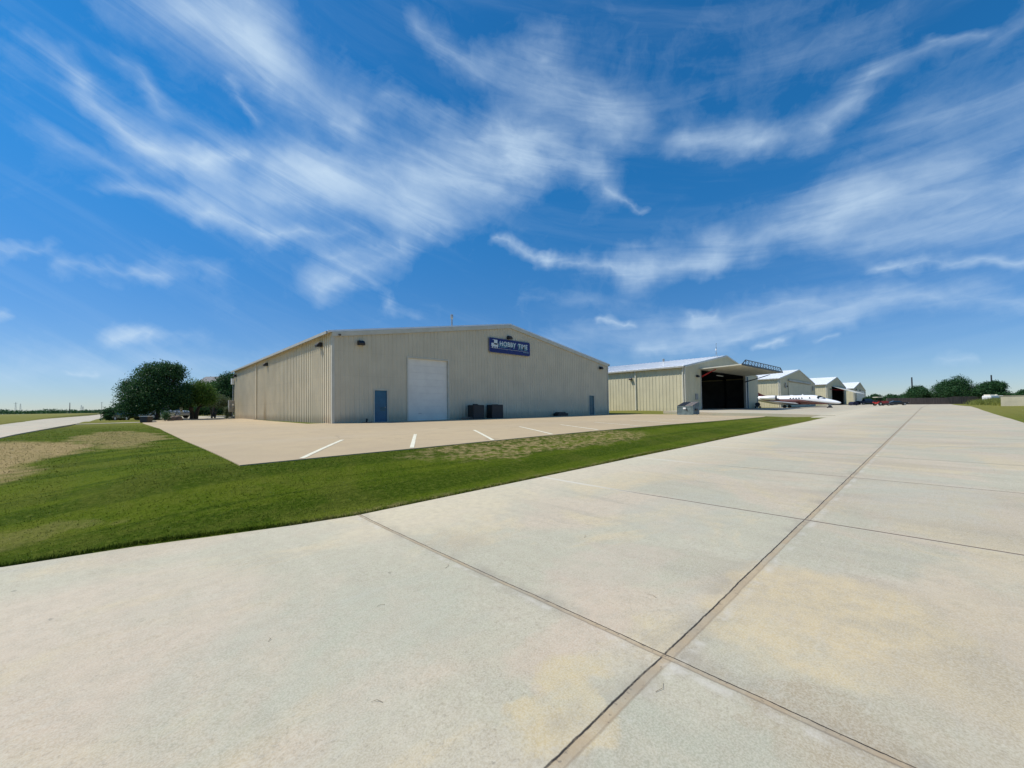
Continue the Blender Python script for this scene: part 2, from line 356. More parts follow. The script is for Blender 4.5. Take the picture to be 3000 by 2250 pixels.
def poly_sheet(name, poly, step, fn, mat, dz, skirt=0.0):
    """a flat shape with free outline laid over the terrain, cut to a fine grid"""
    import bmesh
    bm = bmesh.new(); vs = [bm.verts.new((x, y, 0)) for x, y in poly]; bm.faces.new(vs)
    x0 = min(p[0] for p in poly); x1 = max(p[0] for p in poly); y0 = min(p[1] for p in poly); y1 = max(p[1] for p in poly)
    for k in range(1, int((x1-x0)/step)+1):
        bmesh.ops.bisect_plane(bm, geom=bm.verts[:]+bm.edges[:]+bm.faces[:], plane_co=(x0+k*step, 0, 0), plane_no=(1, 0, 0))
    for k in range(1, int((y1-y0)/step)+1):
        bmesh.ops.bisect_plane(bm, geom=bm.verts[:]+bm.edges[:]+bm.faces[:], plane_co=(0, y0+k*step, 0), plane_no=(0, 1, 0))
    co = np.array([v.co[:] for v in bm.verts]); z = fn(co[:, 0], co[:, 1])+dz
    for v, zz in zip(bm.verts, z): v.co.z = zz
    if skirt:
        be = [e for e in bm.edges if e.is_boundary]
        r = bmesh.ops.extrude_edge_only(bm, edges=be)
        for v in [g for g in r['geom'] if isinstance(g, bmesh.types.BMVert)]: v.co.z -= skirt
    bmesh.ops.recalc_face_normals(bm, faces=bm.faces)
    me = bpy.data.meshes.new(name); bm.to_mesh(me); bm.free()
    if sum(p.normal.z for p in me.polygons) < 0: me.flip_normals()
    me.materials.append(mat); o = bpy.data.objects.new(name, me); COL.objects.link(o); return o

# ------------------------------------------------------------------ ground materials
def mat_concrete(name, joints=True, warm=1.0):
    m, t, b = nt_new(name); p = wpos(t); sp = t.nodes.new('ShaderNodeSeparateXYZ'); t.links.new(p, sp.inputs[0]); X, Y = sp.outputs[0], sp.outputs[1]
    n1 = noise(t, p, .42, 4, .55, .6); n2 = noise(t, wpos(t, (.8, 1, 1)), .55, 7, .62, .8); n3 = noise(t, p, 9, 5, .65); n4 = noise(t, wpos(t, (.35, 2.2, 1)), 1.1, 5, .6, .6)
    grain = noise(t, p, 90, 3, .7)
    c = mixc(t, mrange(t, n1, .44, .56), (.402, .380, .262), (.500, .398, .272))
    c = mixc(t, M(t, 'MULTIPLY', mrange(t, n2, .50, .60), .85*warm), c, (.535, .425, .235))
    c = mixc(t, M(t, 'MULTIPLY', mrange(t, n4, .56, .78), .35), c, (.30, .30, .27))
    # every slab was poured from its own batch: tone steps from slab to slab, drifting stains along the pour
    sx_ = M(t, 'FLOOR', M(t, 'DIVIDE', M(t, 'SUBTRACT', X, 2.455), 3.954)); sy_ = M(t, 'GREATER_THAN', Y, 1.22)
    cx_ = t.nodes.new('ShaderNodeCombineXYZ'); t.links.new(sx_, cx_.inputs[0]); t.links.new(sy_, cx_.inputs[1]); wnz = t.nodes.new('ShaderNodeTexWhiteNoise'); wnz.noise_dimensions = '2D'; t.links.new(cx_.outputs[0], wnz.inputs['Vector'])
    c = mixc(t, mrange(t, wnz.outputs['Value'], 0, 1, 0, .26, False), c, (.32, .285, .215)); c = mixc(t, mrange(t, wnz.outputs['Value'], 1, 0, 0, .14, False), c, (.52, .47, .36))
    big = noise(t, wpos(t, (1, .45, 1)), .42, 5, .6, .8); c = mixc(t, mrange(t, big, .50, .68, 0, .55), c, (.31, .255, .175)); c = mixc(t, mrange(t, big, .48, .32, 0, .35), c, (.53, .43, .31))
    pour = noise(t, wpos(t, (2.2, .30, 1)), 1.0, 5, .6, .5); c = mixc(t, mrange(t, pour, .50, .72, 0, .42), c, (.27, .245, .185)); c = mixc(t, mrange(t, pour, .48, .30, 0, .25), c, (.56, .50, .38))
    mid = noise(t, p, 34, 4, .7); c = mixc(t, mrange(t, mid, .5, .72, 0, .60), c, (.25, .21, .15)); c = mixc(t, mrange(t, mid, .46, .28, 0, .30), c, (.62, .57, .45))
    # rust-yellow, brown and pinkish stains with outlines of their own
    wxa = M(t, 'ADD', X, M(t, 'MULTIPLY', M(t, 'SUBTRACT', noise(t, p, 1.1, 6, .65), .5), 1.5)); wya = M(t, 'ADD', Y, M(t, 'MULTIPLY', M(t, 'SUBTRACT', noise(t, wpos(t, (1.1, .9, 1)), 1.3, 6, .65), .5), 1.2))
    if joints:
        brk = mrange(t, noise(t, p, 5.0, 6, .75, .4), .30, .62, .35, 1.15)
        for (qx, qy, rx_, ry_, am, co) in ((3.75, .62, 1.05, .80, .75, (.54, .42, .23)), (4.9, -.5, 1.3, .7, .55, (.52, .41, .27)), (1.75, 1.42, .55, .26, .75, (.52, .41, .22)), (7.2, 4.5, 1.5, .6, .65, (.52, .405, .23)), (3.2, 5.0, 1.7, .6, .55, (.56, .46, .28)), (2.35, .42, .50, .36, .6, (.33, .25, .15)), (3.1, -.1, .7, .4, .5, (.40, .33, .22)), (-.3, 4.3, 1.4, 1.5, .45, (.52, .41, .30)), (1.0, 2.9, 1.2, .9, .45, (.36, .365, .27)), (1.6, .75, .6, .5, .6, (.33, .33, .24)), (3.3, 2.2, .9, .5, .45, (.50, .39, .29)), (5.8, 2.6, 1.4, .8, .45, (.36, .36, .28)), (2.25, 1.75, .6, .25, .5, (.50, .38, .27)), (11.5, 4.2, 2.2, .8, .5, (.50, .39, .25)), (9.5, .2, 2.6, .9, .4, (.38, .375, .30))):
            u_ = M(t, 'DIVIDE', M(t, 'SUBTRACT', wxa, qx), rx_); v_ = M(t, 'DIVIDE', M(t, 'SUBTRACT', wya, qy), ry_)
            c = mixc(t, M(t, 'MULTIPLY', mrange(t, M(t, 'ADD', M(t, 'MULTIPLY', u_, u_), M(t, 'MULTIPLY', v_, v_)), .5, 1.1, am, 0.), brk), c, co)
    # whiter scoured edge beside the grass
    ed = M(t, 'MULTIPLY', mrange(t, M(t, 'ABSOLUTE', M(t, 'SUBTRACT', Y, 5.85)), .05, 2.4, .60, 0.), mrange(t, X, 1., 3., .35, 1.))
    c = mixc(t, ed, c, (.62, .54, .37))
    c = mixc(t, mrange(t, n3, .35, .75, 0., .42), c, (.34, .285, .20)); c = mixc(t, mrange(t, grain, .35, .65, 0., .36), c, (.66, .61, .49))
    # scattered worn spots
    vo = t.nodes.new('ShaderNodeTexVoronoi'); vo.inputs['Scale'].default_value = 3.1
    wp_ = t.nodes.new('ShaderNodeVectorMath'); wp_.operation = 'ADD'; t.links.new(p, wp_.inputs[0])
    sc = t.nodes.new('ShaderNodeVectorMath'); sc.operation = 'SCALE'; sc.inputs['Scale'].default_value = .18; t.links.new(noise(t, p, 7, 4, .7, 0, 'Color'), sc.inputs[0]); t.links.new(sc.outputs[0], wp_.inputs[1]); t.links.new(wp_.outputs[0], vo.inputs['Vector'])
    rs = t.nodes.new('ShaderNodeSeparateXYZ'); t.links.new(vo.outputs['Color'], rs.inputs[0])
    rad = mrange(t, rs.outputs[0], .55, 1., .0, .085, False)
    spot = mrange(t, M(t, 'SUBTRACT', vo.outputs['Distance'], rad), -.025, .005, 1., 0.)
    c = mixc(t, M(t, 'MULTIPLY', spot, .5), c, (.20, .18, .14))
    vo2 = t.nodes.new('ShaderNodeTexVoronoi'); vo2.inputs['Scale'].default_value = 9.; t.links.new(wp_.outputs[0], vo2.inputs['Vector'])
    rs2 = t.nodes.new('ShaderNodeSeparateXYZ'); t.links.new(vo2.outputs['Color'], rs2.inputs[0])
    spot2 = mrange(t, M(t, 'SUBTRACT', vo2.outputs['Distance'], mrange(t, rs2.outputs[1], .6, 1., .0, .10, False)), -.03, .01, 1., 0.)
    c = mixc(t, M(t, 'MULTIPLY', spot2, .32), c, (.24, .21, .17))
    # broom and trowel streaks
    st = noise(t, wpos(t, (.6, 14, 1)), 1.6, 4, .6); c = mixc(t, mrange(t, st, .5, .8, 0., .18), c, (.52, .50, .43))
    h = M(t, 'ADD', M(t, 'MULTIPLY', n3, .5), M(t, 'MULTIPLY', grain, .35))
    if joints:
        wob = M(t, 'MULTIPLY', M(t, 'SUBTRACT', noise(t, p, 2.0, 3, .6), .5), .026); wob2 = M(t, 'MULTIPLY', M(t, 'SUBTRACT', noise(t, p, 22.0, 3, .6), .5), .010)
        wv = M(t, 'ADD', wob, wob2)
        def seam(dist, wide, crack, fade=None, tan=(.40, .305, .19)):
            """dist grows towards the crack side; sealant band between -wide and 0, dark open crack at 0"""
            nonlocal c, h
            dd = M(t, 'ADD', dist, wv)
            band = M(t, 'MULTIPLY', mrange(t, dd, -wide-.008, -wide+.004), mrange(t, dd, 0., .01, 1., 0.))
            bl = M(t, 'MULTIPLY', band, mrange(t, noise(t, p, 5., 4, .7), .25, .65, .35, .9))
            if fade is not None: bl = M(t, 'MULTIPLY', bl, fade)
            c = mixc(t, bl, c, tan)
            pit = M(t, 'MULTIPLY', band, mrange(t, noise(t, p, 26., 3, .6), .60, .70, 0., .55)); c = mixc(t, pit, c, (.12, .10, .08))
            cr = mrange(t, M(t, 'ABSOLUTE', dd), crack*.35, crack, 1., 0.)
            edge = mrange(t, M(t, 'ABSOLUTE', M(t, 'ADD', dd, wide)), .002, .011, .40, 0.)
            stain = mrange(t, M(t, 'ABSOLUTE', dd), 0., wide*3.2+.06, .50, 0.)
            c = mixc(t, M(t, 'MULTIPLY', stain, mrange(t, noise(t, p, 2.3, 4, .7), .4, .7)), c, (.27, .24, .19))
            lime = M(t, 'MULTIPLY', mrange(t, M(t, 'ABSOLUTE', M(t, 'ADD', dd, wide+.05)), 0., .06, .5, 0.), mrange(t, noise(t, p, 3.6, 4, .7), .45, .62)); c = mixc(t, lime, c, (.58, .54, .46))
            c = mixc(t, M(t, 'MULTIPLY', cr, mrange(t, noise(t, p, 8., 3, .6), .3, .5, .65, 1.)), c, (.035, .03, .025)); c = mixc(t, M(t, 'MULTIPLY', edge, .8), c, (.12, .09, .07))
            h = M(t, 'SUBTRACT', h, M(t, 'ADD', M(t, 'MULTIPLY', cr, 2.5), M(t, 'MULTIPLY', band, .5)))
        seam(M(t, 'SUBTRACT', Y, 1.22), .058, .0085)
        seam(M(t, 'SUBTRACT', X, 2.455), .040, .0058)
        # further saw cuts repeat every 3.954 m beyond the first
        u = M(t, 'SUBTRACT', X, 2.455+3.954); fr = M(t, 'SUBTRACT', u, M(t, 'MULTIPLY', M(t, 'ROUND', M(t, 'DIVIDE', u, 3.954)), 3.954))
        ok = M(t, 'GREATER_THAN', X, 4.0)
        dd = M(t, 'ADD', fr, M(t, 'MULTIPLY', wv, .6))
        lb = M(t, 'MULTIPLY', mrange(t, M(t, 'ABSOLUTE', M(t, 'ADD', dd, .022)), .006, .022, .55, 0.), ok); c = mixc(t, lb, c, (.55, .50, .40))
        lb2 = M(t, 'MULTIPLY', mrange(t, Y, 3.0, 5.0), M(t, 'MULTIPLY', mrange(t, M(t, 'ABSOLUTE', dd), .02, .06, .8, 0.), ok)); 
        ln = M(t, 'MULTIPLY', M(t, 'MULTIPLY', mrange(t, M(t, 'ABSOLUTE', dd), .009, .026, .9, 0.), ok), mrange(t, Y, 3.6, 4.6, 1., .3)); c = mixc(t, ln, c, (.10, .065, .045))
        c = mixc(t, lb2, c, (.62, .58, .48))
    t.links.new(c, b.inputs['Base Color']); b.inputs['Roughness'].default_value = .8; b.inputs['Specular IOR Level'].default_value = .3
    bump(t, b, h, .35, .012); return m
M_apron = mat_concrete('apron_concrete')
M_pad = mat_concrete('pad_concrete', False, .3)
M_taxi = mat_concrete('taxiway_concrete', False, .2)
m, t, b = nt_new('tan_lot'); p = wpos(t)
n1 = noise(t, p, .12, 4, .5, .3); n2 = noise(t, p, 1.4, 6, .65, .4); g = noise(t, p, 60, 3, .7); st_ = noise(t, wpos(t, (.05, .35, 1)), 1.0, 4, .6, .5)
c = mixc(t, mrange(t, n1, .38, .62), (.51, .395, .235), (.46, .36, .22)); c = mixc(t, mrange(t, n2, .35, .7, 0, .30), c, (.36, .27, .18)); c = mixc(t, mrange(t, st_, .5, .72, 0, .35), c, (.51, .42, .29))
c = mixc(t, mrange(t, g, .3, .7, 0, .3), c, (.29, .23, .16))
vo = t.nodes.new('ShaderNodeTexVoronoi'); vo.inputs['Scale'].default_value = .5; t.links.new(p, vo.inputs['Vector']); rs = t.nodes.new('ShaderNodeSeparateXYZ'); t.links.new(vo.outputs['Color'], rs.inputs[0])
c = mixc(t, M(t, 'MULTIPLY', mrange(t, M(t, 'SUBTRACT', vo.outputs['Distance'], mrange(t, rs.outputs[0], .7, 1., 0, .16, False)), -.05, .0, 1, 0), .35), c, (.18, .15, .11))
ve = t.nodes.new('ShaderNodeTexVoronoi'); ve.feature = 'DISTANCE_TO_EDGE'; ve.inputs['Scale'].default_value = .13
wv_ = t.nodes.new('ShaderNodeVectorMath'); wv_.operation = 'MULTIPLY_ADD'; t.links.new(noise(t, p, .9, 5, .7, 0, 'Color'), wv_.inputs[0]); wv_.inputs[1].default_value = (1.6, 1.6, 0); t.links.new(p, wv_.inputs[2]); t.links.new(wv_.outputs[0], ve.inputs['Vector'])
c = mixc(t, M(t, 'MULTIPLY', mrange(t, ve.outputs['Distance'], .0008, .0032, .55, 0), mrange(t, noise(t, p, .3, 3), .45, .6)), c, (.17, .13, .09))
c = mixc(t, mrange(t, noise(t, wpos(t, (.16, 1.3, 1)), 1.0, 4, .6, 1.2), .56, .72, 0, .30), c, (.32, .255, .17))
t.links.new(c, b.inputs['Base Color']); b.inputs['Roughness'].default_value = .85; b.inputs['Specular IOR Level'].default_value = .25; bump(t, b, g, .3, .01); M_lot = m
M_stripe = pm('cream_road_paint', (.80, .76, .58), (.66, .61, .45), 6., .7, bmp=.2)

def mat_grass(name, blade=False):
    m, t, b = nt_new(name); p = wpos(t); sp = t.nodes.new('ShaderNodeSeparateXYZ'); t.links.new(p, sp.inputs[0]); X, Y = sp.outputs[0], sp.outputs[1]
    n1 = noise(t, p, .16, 4, .55, .5); n2 = noise(t, p, 1.3, 6, .65, .5); n3 = noise(t, p, 14., 4, .7); mow = noise(t, wpos(t, (.035, 1.9, 1)), 1.0, 3, .5, .25)
    G1, G2, G3 = ((.066, .104, .004), (.100, .132, .008), (.038, .068, .003))
    c = mixc(t, mrange(t, n2, .36, .66), G1, G2); c = mixc(t, mrange(t, mow, .46, .56, 0, .85), c, G3); c = mixc(t, mrange(t, n3, .42, .72, 0, .7), c, (.125, .150, .020))
    c = mixc(t, mrange(t, n3, .30, .46, .4, 0), c, (.036, .058, .004))
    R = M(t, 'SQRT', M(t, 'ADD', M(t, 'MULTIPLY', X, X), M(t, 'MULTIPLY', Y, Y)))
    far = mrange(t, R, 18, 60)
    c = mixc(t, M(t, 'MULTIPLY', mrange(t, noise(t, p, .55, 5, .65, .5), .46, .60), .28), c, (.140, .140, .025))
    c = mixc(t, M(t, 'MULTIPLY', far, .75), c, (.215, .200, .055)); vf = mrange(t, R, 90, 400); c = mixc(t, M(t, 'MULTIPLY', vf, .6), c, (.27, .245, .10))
    # dry patches where the lawn has burnt off
    wx = M(t, 'ADD', X, M(t, 'MULTIPLY', M(t, 'SUBTRACT', noise(t, p, .5, 4, .6), .5), 3.)); wy = M(t, 'ADD', Y, M(t, 'MULTIPLY', M(t, 'SUBTRACT', noise(t, p, .8, 4, .65), .5), 1.6))
    def patch(cx, cy, rx, ry, amt, rot=0.):
        a = M(t, 'SUBTRACT', wx, cx); q = M(t, 'SUBTRACT', wy, cy); ca, sa = cos(rot), sin(rot)
        u = M(t, 'DIVIDE', M(t, 'ADD', M(t, 'MULTIPLY', a, ca), M(t, 'MULTIPLY', q, sa)), rx); v = M(t, 'DIVIDE', M(t, 'SUBTRACT', M(t, 'MULTIPLY', q, ca), M(t, 'MULTIPLY', a, sa)), ry)
        return mrange(t, M(t, 'ADD', M(t, 'MULTIPLY', u, u), M(t, 'MULTIPLY', v, v)), .62, 1.12, amt, 0.)
    br = mrange(t, noise(t, p, 3.2, 6, .75, .4), .28, .52)
    dry = M(t, 'MULTIPLY', patch(9.8, 8.15, 5.6, 1.0, 1.), mrange(t, noise(t, wpos(t, (1., 1.6, 1)), 4.5, 5, .7), .40, .64))
    d2 = M(t, 'MULTIPLY', patch(-2.9, 15.0, 2.0, 5.4, 1., .0), mrange(t, noise(t, p, 2.0, 6, .7, .4), .22, .42, .75, 1.)); d3 = M(t, 'MULTIPLY', patch(-.9, 7.5, .8, .4, .22), br); d4 = M(t, 'MULTIPLY', patch(-.2, 20., 1.2, 5.5, .7), br)
    dd = M(t, 'MAXIMUM', M(t, 'MAXIMUM', dry, d2), M(t, 'MAXIMUM', d3, d4))
    edge = M(t, 'MULTIPLY', mrange(t, M(t, 'ABSOLUTE', M(t, 'SUBTRACT', Y, 5.95)), .02, .22, .55, 0.), mrange(t, noise(t, p, 6, 4, .7), .4, .6))
    dd = M(t, 'MAXIMUM', dd, edge)
    c = mixc(t, M(t, 'MULTIPLY', dd, .92), c, mixc(t, mrange(t, noise(t, p, 5.5, 5, .7), .35, .65), (.40, .29, .14), (.29, .225, .095)))
    if blade:
        cc = t.nodes.new('ShaderNodeAttribute'); cc.attribute_name = 'tone'
        c = mixc(t, M(t, 'MULTIPLY', cc.outputs['Fac'], .55), c, (.13, .16, .025), 'MIX')
    t.links.new(c, b.inputs['Base Color']); b.inputs['Roughness'].default_value = .95; b.inputs['Specular IOR Level'].default_value = .04
    if not blade: bump(t, b, M(t, 'ADD', M(t, 'MULTIPLY', n3, 1.0), M(t, 'MULTIPLY', noise(t, p, 60, 3, .7), .5)), .8, .05)
    return m
M_grass = mat_grass('lawn'); M_blade = mat_grass('grass_blades', True)

# ------------------------------------------------------------------ ground sheets
def geo(a, b, s, r=1.18):
    out = [a]
    while out[-1] < b: out.append(out[-1]+s); s *= r
    return out
xs = [-v for v in geo(14, 4200, 2.)][::-1]+[-13, -12.2, -11, -10, -9, -8, -7, -6, -5, -4, -3.2]+[-2.4+i*.8 for i in range(58)]+[45, 46.5]+[48+i*3 for i in range(55)]+geo(213, 4200, 4.)
ys = [-v for v in geo(12, 4200, 3.)][::-1]+[-10, -8, -6, -5, -4, -3.3]+[-2, 0, 2, 4, 5.0, 5.85]+[6.3+i*.5 for i in range(10)]+[11.6+i for i in range(10)]+[21.3]+[22.3+i*1.5 for i in range(25)]+geo(60, 4200, 2.)
xs = sorted(set(round(v, 3) for v in xs)); ys = sorted(set(round(v, 3) for v in ys))
tag(grid_mesh('ground', xs, ys, TG, M_grass), kind='structure')

ax = [-60, -40, -30, -24, -18, -14, -12.2]+[-11+i for i in range(100)]+[90+i*4 for i in range(54)]
ay = [-3.3, -2, -1, 0, 1.2, 2.4, 3.6, 4.8, 5.85]
tag(grid_mesh('apron', ax, ay, TA, M_apron, skirt=.4, dz=0.0), kind='structure')
# rounded corner where the taxiway leaves the apron
fil = [(2.4, 5.84)]+[(2.4-.8*i/4-.1*i, 5.86+.012*i**2.2) for i in range(1, 5)]
fil = [(2.38, 5.85), (1.6, 6.0), (.82, 6.21), (.08, 6.43), (-.94, 6.6), (-1.9, 7.4), (-2.6, 8.6), (-3.0, 10.2), (-3.2, 12), (-3.2, 5.85)]
tag(poly_sheet('apron_corner', fil[::-1], .6, TA, M_apron, .0, .4), kind='structure')
tag(poly_sheet('taxiway', [(-3.2, 5.85), (-3.2, 120), (-3.2, 300), (-12.2, 300), (-12.2, 125), (-9.0, 60), (-9.0, 5.85)], 2.0, TA, M_taxi, 0., .3), kind='structure')
px = [44+i*1.5 for i in range(45)]+[115+i*5 for i in range(30)]
tag(grid_mesh('hangar_apron', px, [5.86]+[7+i*1.3 for i in range(11)]+[21.35], TA, M_pad, skirt=.6, dz=.004), kind='structure')
tag(poly_sheet('culvert_edge', [(34.9, 6.05), (43.8, 5.95), (43.8, 6.9), (40, 6.9), (36, 6.5)], .8, TA, M_pad, -.03, .3), kind='structure')
tag(poly_sheet('path', [(-3.2, 47.0), (.8, 47.0), (.8, 48.0), (-3.2, 48.0)], 1., TG, M_taxi, .03, .1), kind='structure')
tag(poly_sheet('far_path', [(-3.2, 118), (9, 118), (9, 122), (-3.2, 122)], 2., TG, M_taxi, .05, .1), kind='structure')
tag(poly_sheet('rear_driveway', [(2.2, 64), (12, 60.5), (22, 60.5), (26, 74), (3.4, 80), (2.6, 76)], 2., TG, M_taxi, .04, .1), kind='structure')
LOT = [(1.47, 8.86), (5.2, 8.80), (8, 8.86), (13, 9.0), (19, 9.0), (25, 8.85), (34.6, 8.9), (38.2, 9.6), (41.0, 11.2), (43.2, 13.6), (43.6, 16.5), (43.6, 19.2), (41.4, 20.5), (40.3, 25.5), (40.3, 27), (8, 27), (9.6, 58.3), (4.5, 54), (.9, 49.8), (.72, 46), (.85, 38), (1.05, 28), (1.2, 16)]
lot = poly_sheet('parking_lot', LOT, 1.0, TG, M_lot, .018, .05); tag(lot, kind='structure')
mb = MB()
for (ax_, ay_), (ex_, ey_) in (((2.54, 8.93), (4.63, 12.3)), ((5.04, 8.92), (7.26, 12.6)), ((7.69, 8.93), (10.04, 12.82)), ((10.5, 9.07), (13.01, 13.23)), ((13.43, 9.22), (15.6, 12.95)), ((16.89, 9.25), (18.9, 13.2)), ((20.34, 9.2), (22.6, 13.1)), ((23.8, 9.1), (26.1, 13.1)), ((27.2, 9.1), (29.5, 13.1)), ((30.7, 9.1), (33, 13.1))):
    a = Vector((ax_, ay_, 0)); e = Vector((ex_, ey_, 0)); d = (e-a).normalized(); nn = Vector((-d.y, d.x, 0))*.052
    prev = None
    for i in range(13):
        q = a+(e-a)*i/12; l, r = q-nn, q+nn; l.z = tg(l.x, l.y)+.023; r.z = tg(r.x, r.y)+.023
        if prev: mb.quad(prev[0], prev[1], r, l)
        prev = (l, r)
tag(mb.build('parking_stripes', M_stripe), kind='structure')

# short turf blades on the near lawn (nobody could count them)
rb = np.random.default_rng(1); n0 = 170000
R0 = 6.0*np.exp(rb.random(n0)**1.15*math.log(40/6.0)); A0 = radians(-12)+rb.random(n0)*radians(122); x = R0*np.cos(A0); y = R0*np.sin(A0); hh = (.006+.015*rb.random(n0))
ex = rb.random(16000)**1.5*26-2.6; x = np.r_[x, ex]; y = np.r_[y, np.interp(ex, [-3.2, -2.6, -1.9, -.94, .08, .82, 1.6, 2.4, 50], [12, 8.6, 7.4, 6.62, 6.45, 6.23, 6.02, 5.88, 5.88])+.01+.07*rb.random(16000)]; hh = np.r_[hh, .03+.03*rb.random(16000)]
filx = np.interp(x, [-3.2, -2.6, -1.9, -.94, .08, .82, 1.6, 2.4, 50], [12, 8.6, 7.4, 6.62, 6.45, 6.23, 6.02, 5.88, 5.88])
lotx = np.where(y > 8.97, np.interp(y, [9, 16, 28], [1.45, 1.2, 1.05])+.02, 99)
k = (y > filx) & (x < lotx) & (x > -3.15) & (x < 43); x, y, hh = x[k], y[k], hh[k]; n = len(x)
z = np.concatenate([TG(x[i:i+20000], y[i:i+20000]) for i in range(0, n, 20000)])
an = rng.random(n)*2*pi; w = (.003+.003*rng.random(n))*np.clip(np.hypot(x, y)/8, 1, 3); le = .02*rng.standard_normal(n); la = rng.random(n)*2*pi
V = np.empty((n, 3, 3)); V[:, 0] = np.stack([x-cos(0)*np.cos(an)*w, y-np.sin(an)*w, z-.004], 1); V[:, 1] = np.stack([x+np.cos(an)*w, y+np.sin(an)*w, z-.004], 1); V[:, 2] = np.stack([x+le*np.cos(la), y+le*np.sin(la), z+hh], 1)
me = bpy.data.meshes.new('grass'); me.vertices.add(3*n); me.vertices.foreach_set('co', V.ravel()); me.loops.add(3*n); me.loops.foreach_set('vertex_index', np.arange(3*n)); me.polygons.add(n); me.polygons.foreach_set('loop_start', np.arange(0, 3*n, 3)); me.polygons.foreach_set('loop_total', np.full(n, 3)); me.update(calc_edges=True)
at_ = me.attributes.new('tone', 'FLOAT', 'POINT'); at_.data.foreach_set('value', np.repeat(rng.random(n), 3))
me.materials.append(M_blade); go = bpy.data.objects.new('grass', me); COL.objects.link(go)
tag(go, 'short mown green lawn blades between the concrete and the tan parking lot', 'grass', kind='stuff')

# ------------------------------------------------------------------ building materials
def mat_siding(name, col, dirt=.5, rust=False):
    m, t, b = nt_new(name); p = wpos(t); sp = t.nodes.new('ShaderNodeSeparateXYZ'); t.links.new(p, sp.inputs[0])
    n = noise(t, p, .7, 4, .5); s = noise(t, wpos(t, (4, 4, .12)), 2.2, 4, .6); f = noise(t, p, 30, 3, .6)
    c = mixc(t, mrange(t, n, .35, .65), col, tuple(v*.92 for v in col)); c = mixc(t, mrange(t, s, .45, .8, 0, .28), c, tuple(v*.72 for v in col)); c = mixc(t, mrange(t, f, .3, .7, 0, .10), c, tuple(v*.7 for v in col))
    low = M(t, 'MULTIPLY', mrange(t, M(t, 'SUBTRACT', sp.outputs[2], M(t, 'MULTIPLY', noise(t, wpos(t, (3, 3, .5)), 1.3, 3), .5)), .75, 1.25, dirt, 0), 1.)
    c = mixc(t, low, c, (.36, .27, .17))
    if rust:
        r = M(t, 'MULTIPLY', mrange(t, M(t, 'ABSOLUTE', M(t, 'SUBTRACT', M(t, 'ADD', sp.outputs[1], M(t, 'MULTIPLY', noise(t, p, 1.2), .8)), 43.3)), .1, .75, .6, 0), mrange(t, sp.outputs[2], 1.0, 4.2, 1, 0)); c = mixc(t, r, c, (.36, .25, .12))
    fz_ = M(t, 'FRACT', M(t, 'DIVIDE', sp.outputs[2], 1.55)); c = mixc(t, mrange(t, M(t, 'ABSOLUTE', M(t, 'SUBTRACT', fz_, .5)), .004, .014, .16, 0), c, tuple(v*.5 for v in col))
    big = noise(t, wpos(t, (.5, .5, .2)), 1.0, 3, .5); c = mixc(t, mrange(t, big, .45, .7, 0, .22), c, tuple(v*.78 for v in col))
    t.links.new(c, b.inputs['Base Color']); b.inputs['Roughness'].default_value = .5; b.inputs['Specular IOR Level'].default_value = .35
    return m
M_wall1 = mat_siding('weathered_beige_siding', (.675, .59, .425), .5, True); M_wall2 = mat_siding('cream_siding', (.63, .565, .38), .12)
M_trim1 = pm('beige_trim', (.62, .58, .47), (.56, .52, .41), 2., .5); M_trim2 = pm('cream_trim', (.66, .62, .50), (.58, .55, .44), 2., .5); M_roof = pm('white_metal_roof', (.84, .85, .85), (.78, .79, .79), .6, .55)
M_graytrim = pm('grey_eave_trim', (.40, .385, .33), (.34, .33, .29), 2., .5)
M_whitedoor = pm('white_door_paint', (.86, .81, .70), (.80, .75, .65), 1.2, .5); M_seam = pm('door_seam_grey', (.66, .65, .61), (.60, .59, .56), 4, .6)
M_blue = pm('blue_door_paint', (.018, .125, .21), (.015, .105, .18), 3., .4); M_white = pm('white_paint', (.82, .82, .80), (.74, .74, .72), 4., .45); M_teal = pm('teal_door_paint', (.028, .12, .15), (.022, .10, .13), 3., .4)
M_black = pm('black_plastic', (.012, .012, .014), (.02, .02, .022), 6., .5); M_dark = pm('dark_steel', (.05, .052, .055), (.03, .03, .033), 5., .45, .3); M_steel = pm('galvanised_steel', (.42, .43, .43), (.33, .34, .34), 6., .4, .7)
M_glass = pm('dark_glass', (.02, .035, .05), (.015, .03, .04), 2., .06); M_lens = pm('lamp_lens', (.45, .45, .42), (.35, .35, .33), 8., .15)
M_navy = pm('sign_navy', (.003, .004, .13), (.003, .004, .11), 2., .3); M_signw = pm('sign_white', (.74, .80, .78), (.66, .72, .71), 8., .4); M_signt = pm('sign_teal', (.05, .20, .27), (.045, .16, .24), 4., .4); M_signl = pm('sign_pale_blue', (.22, .38, .50), (.18, .32, .44), 4., .4)
M_grey = pm('grey_cabinet', (.30, .29, .27), (.25, .24, .22), 3., .5); M_mesh = pm('black_condenser', (.02, .022, .024), (.045, .047, .045), 20., .6); M_concrete = pm('old_concrete', (.42, .40, .36), (.34, .32, .28), 4., .85, bmp=.3)
M_inter = pm('hangar_lining', (.11, .11, .105), (.085, .085, .08), .6, .8); M_red = pm('red_hydraulic', (.55, .03, .03), (.45, .02, .02), 4., .35); M_rock = pm('brown_rock', (.20, .14, .10), (.12, .09, .07), 2., .9, bmp=.6)

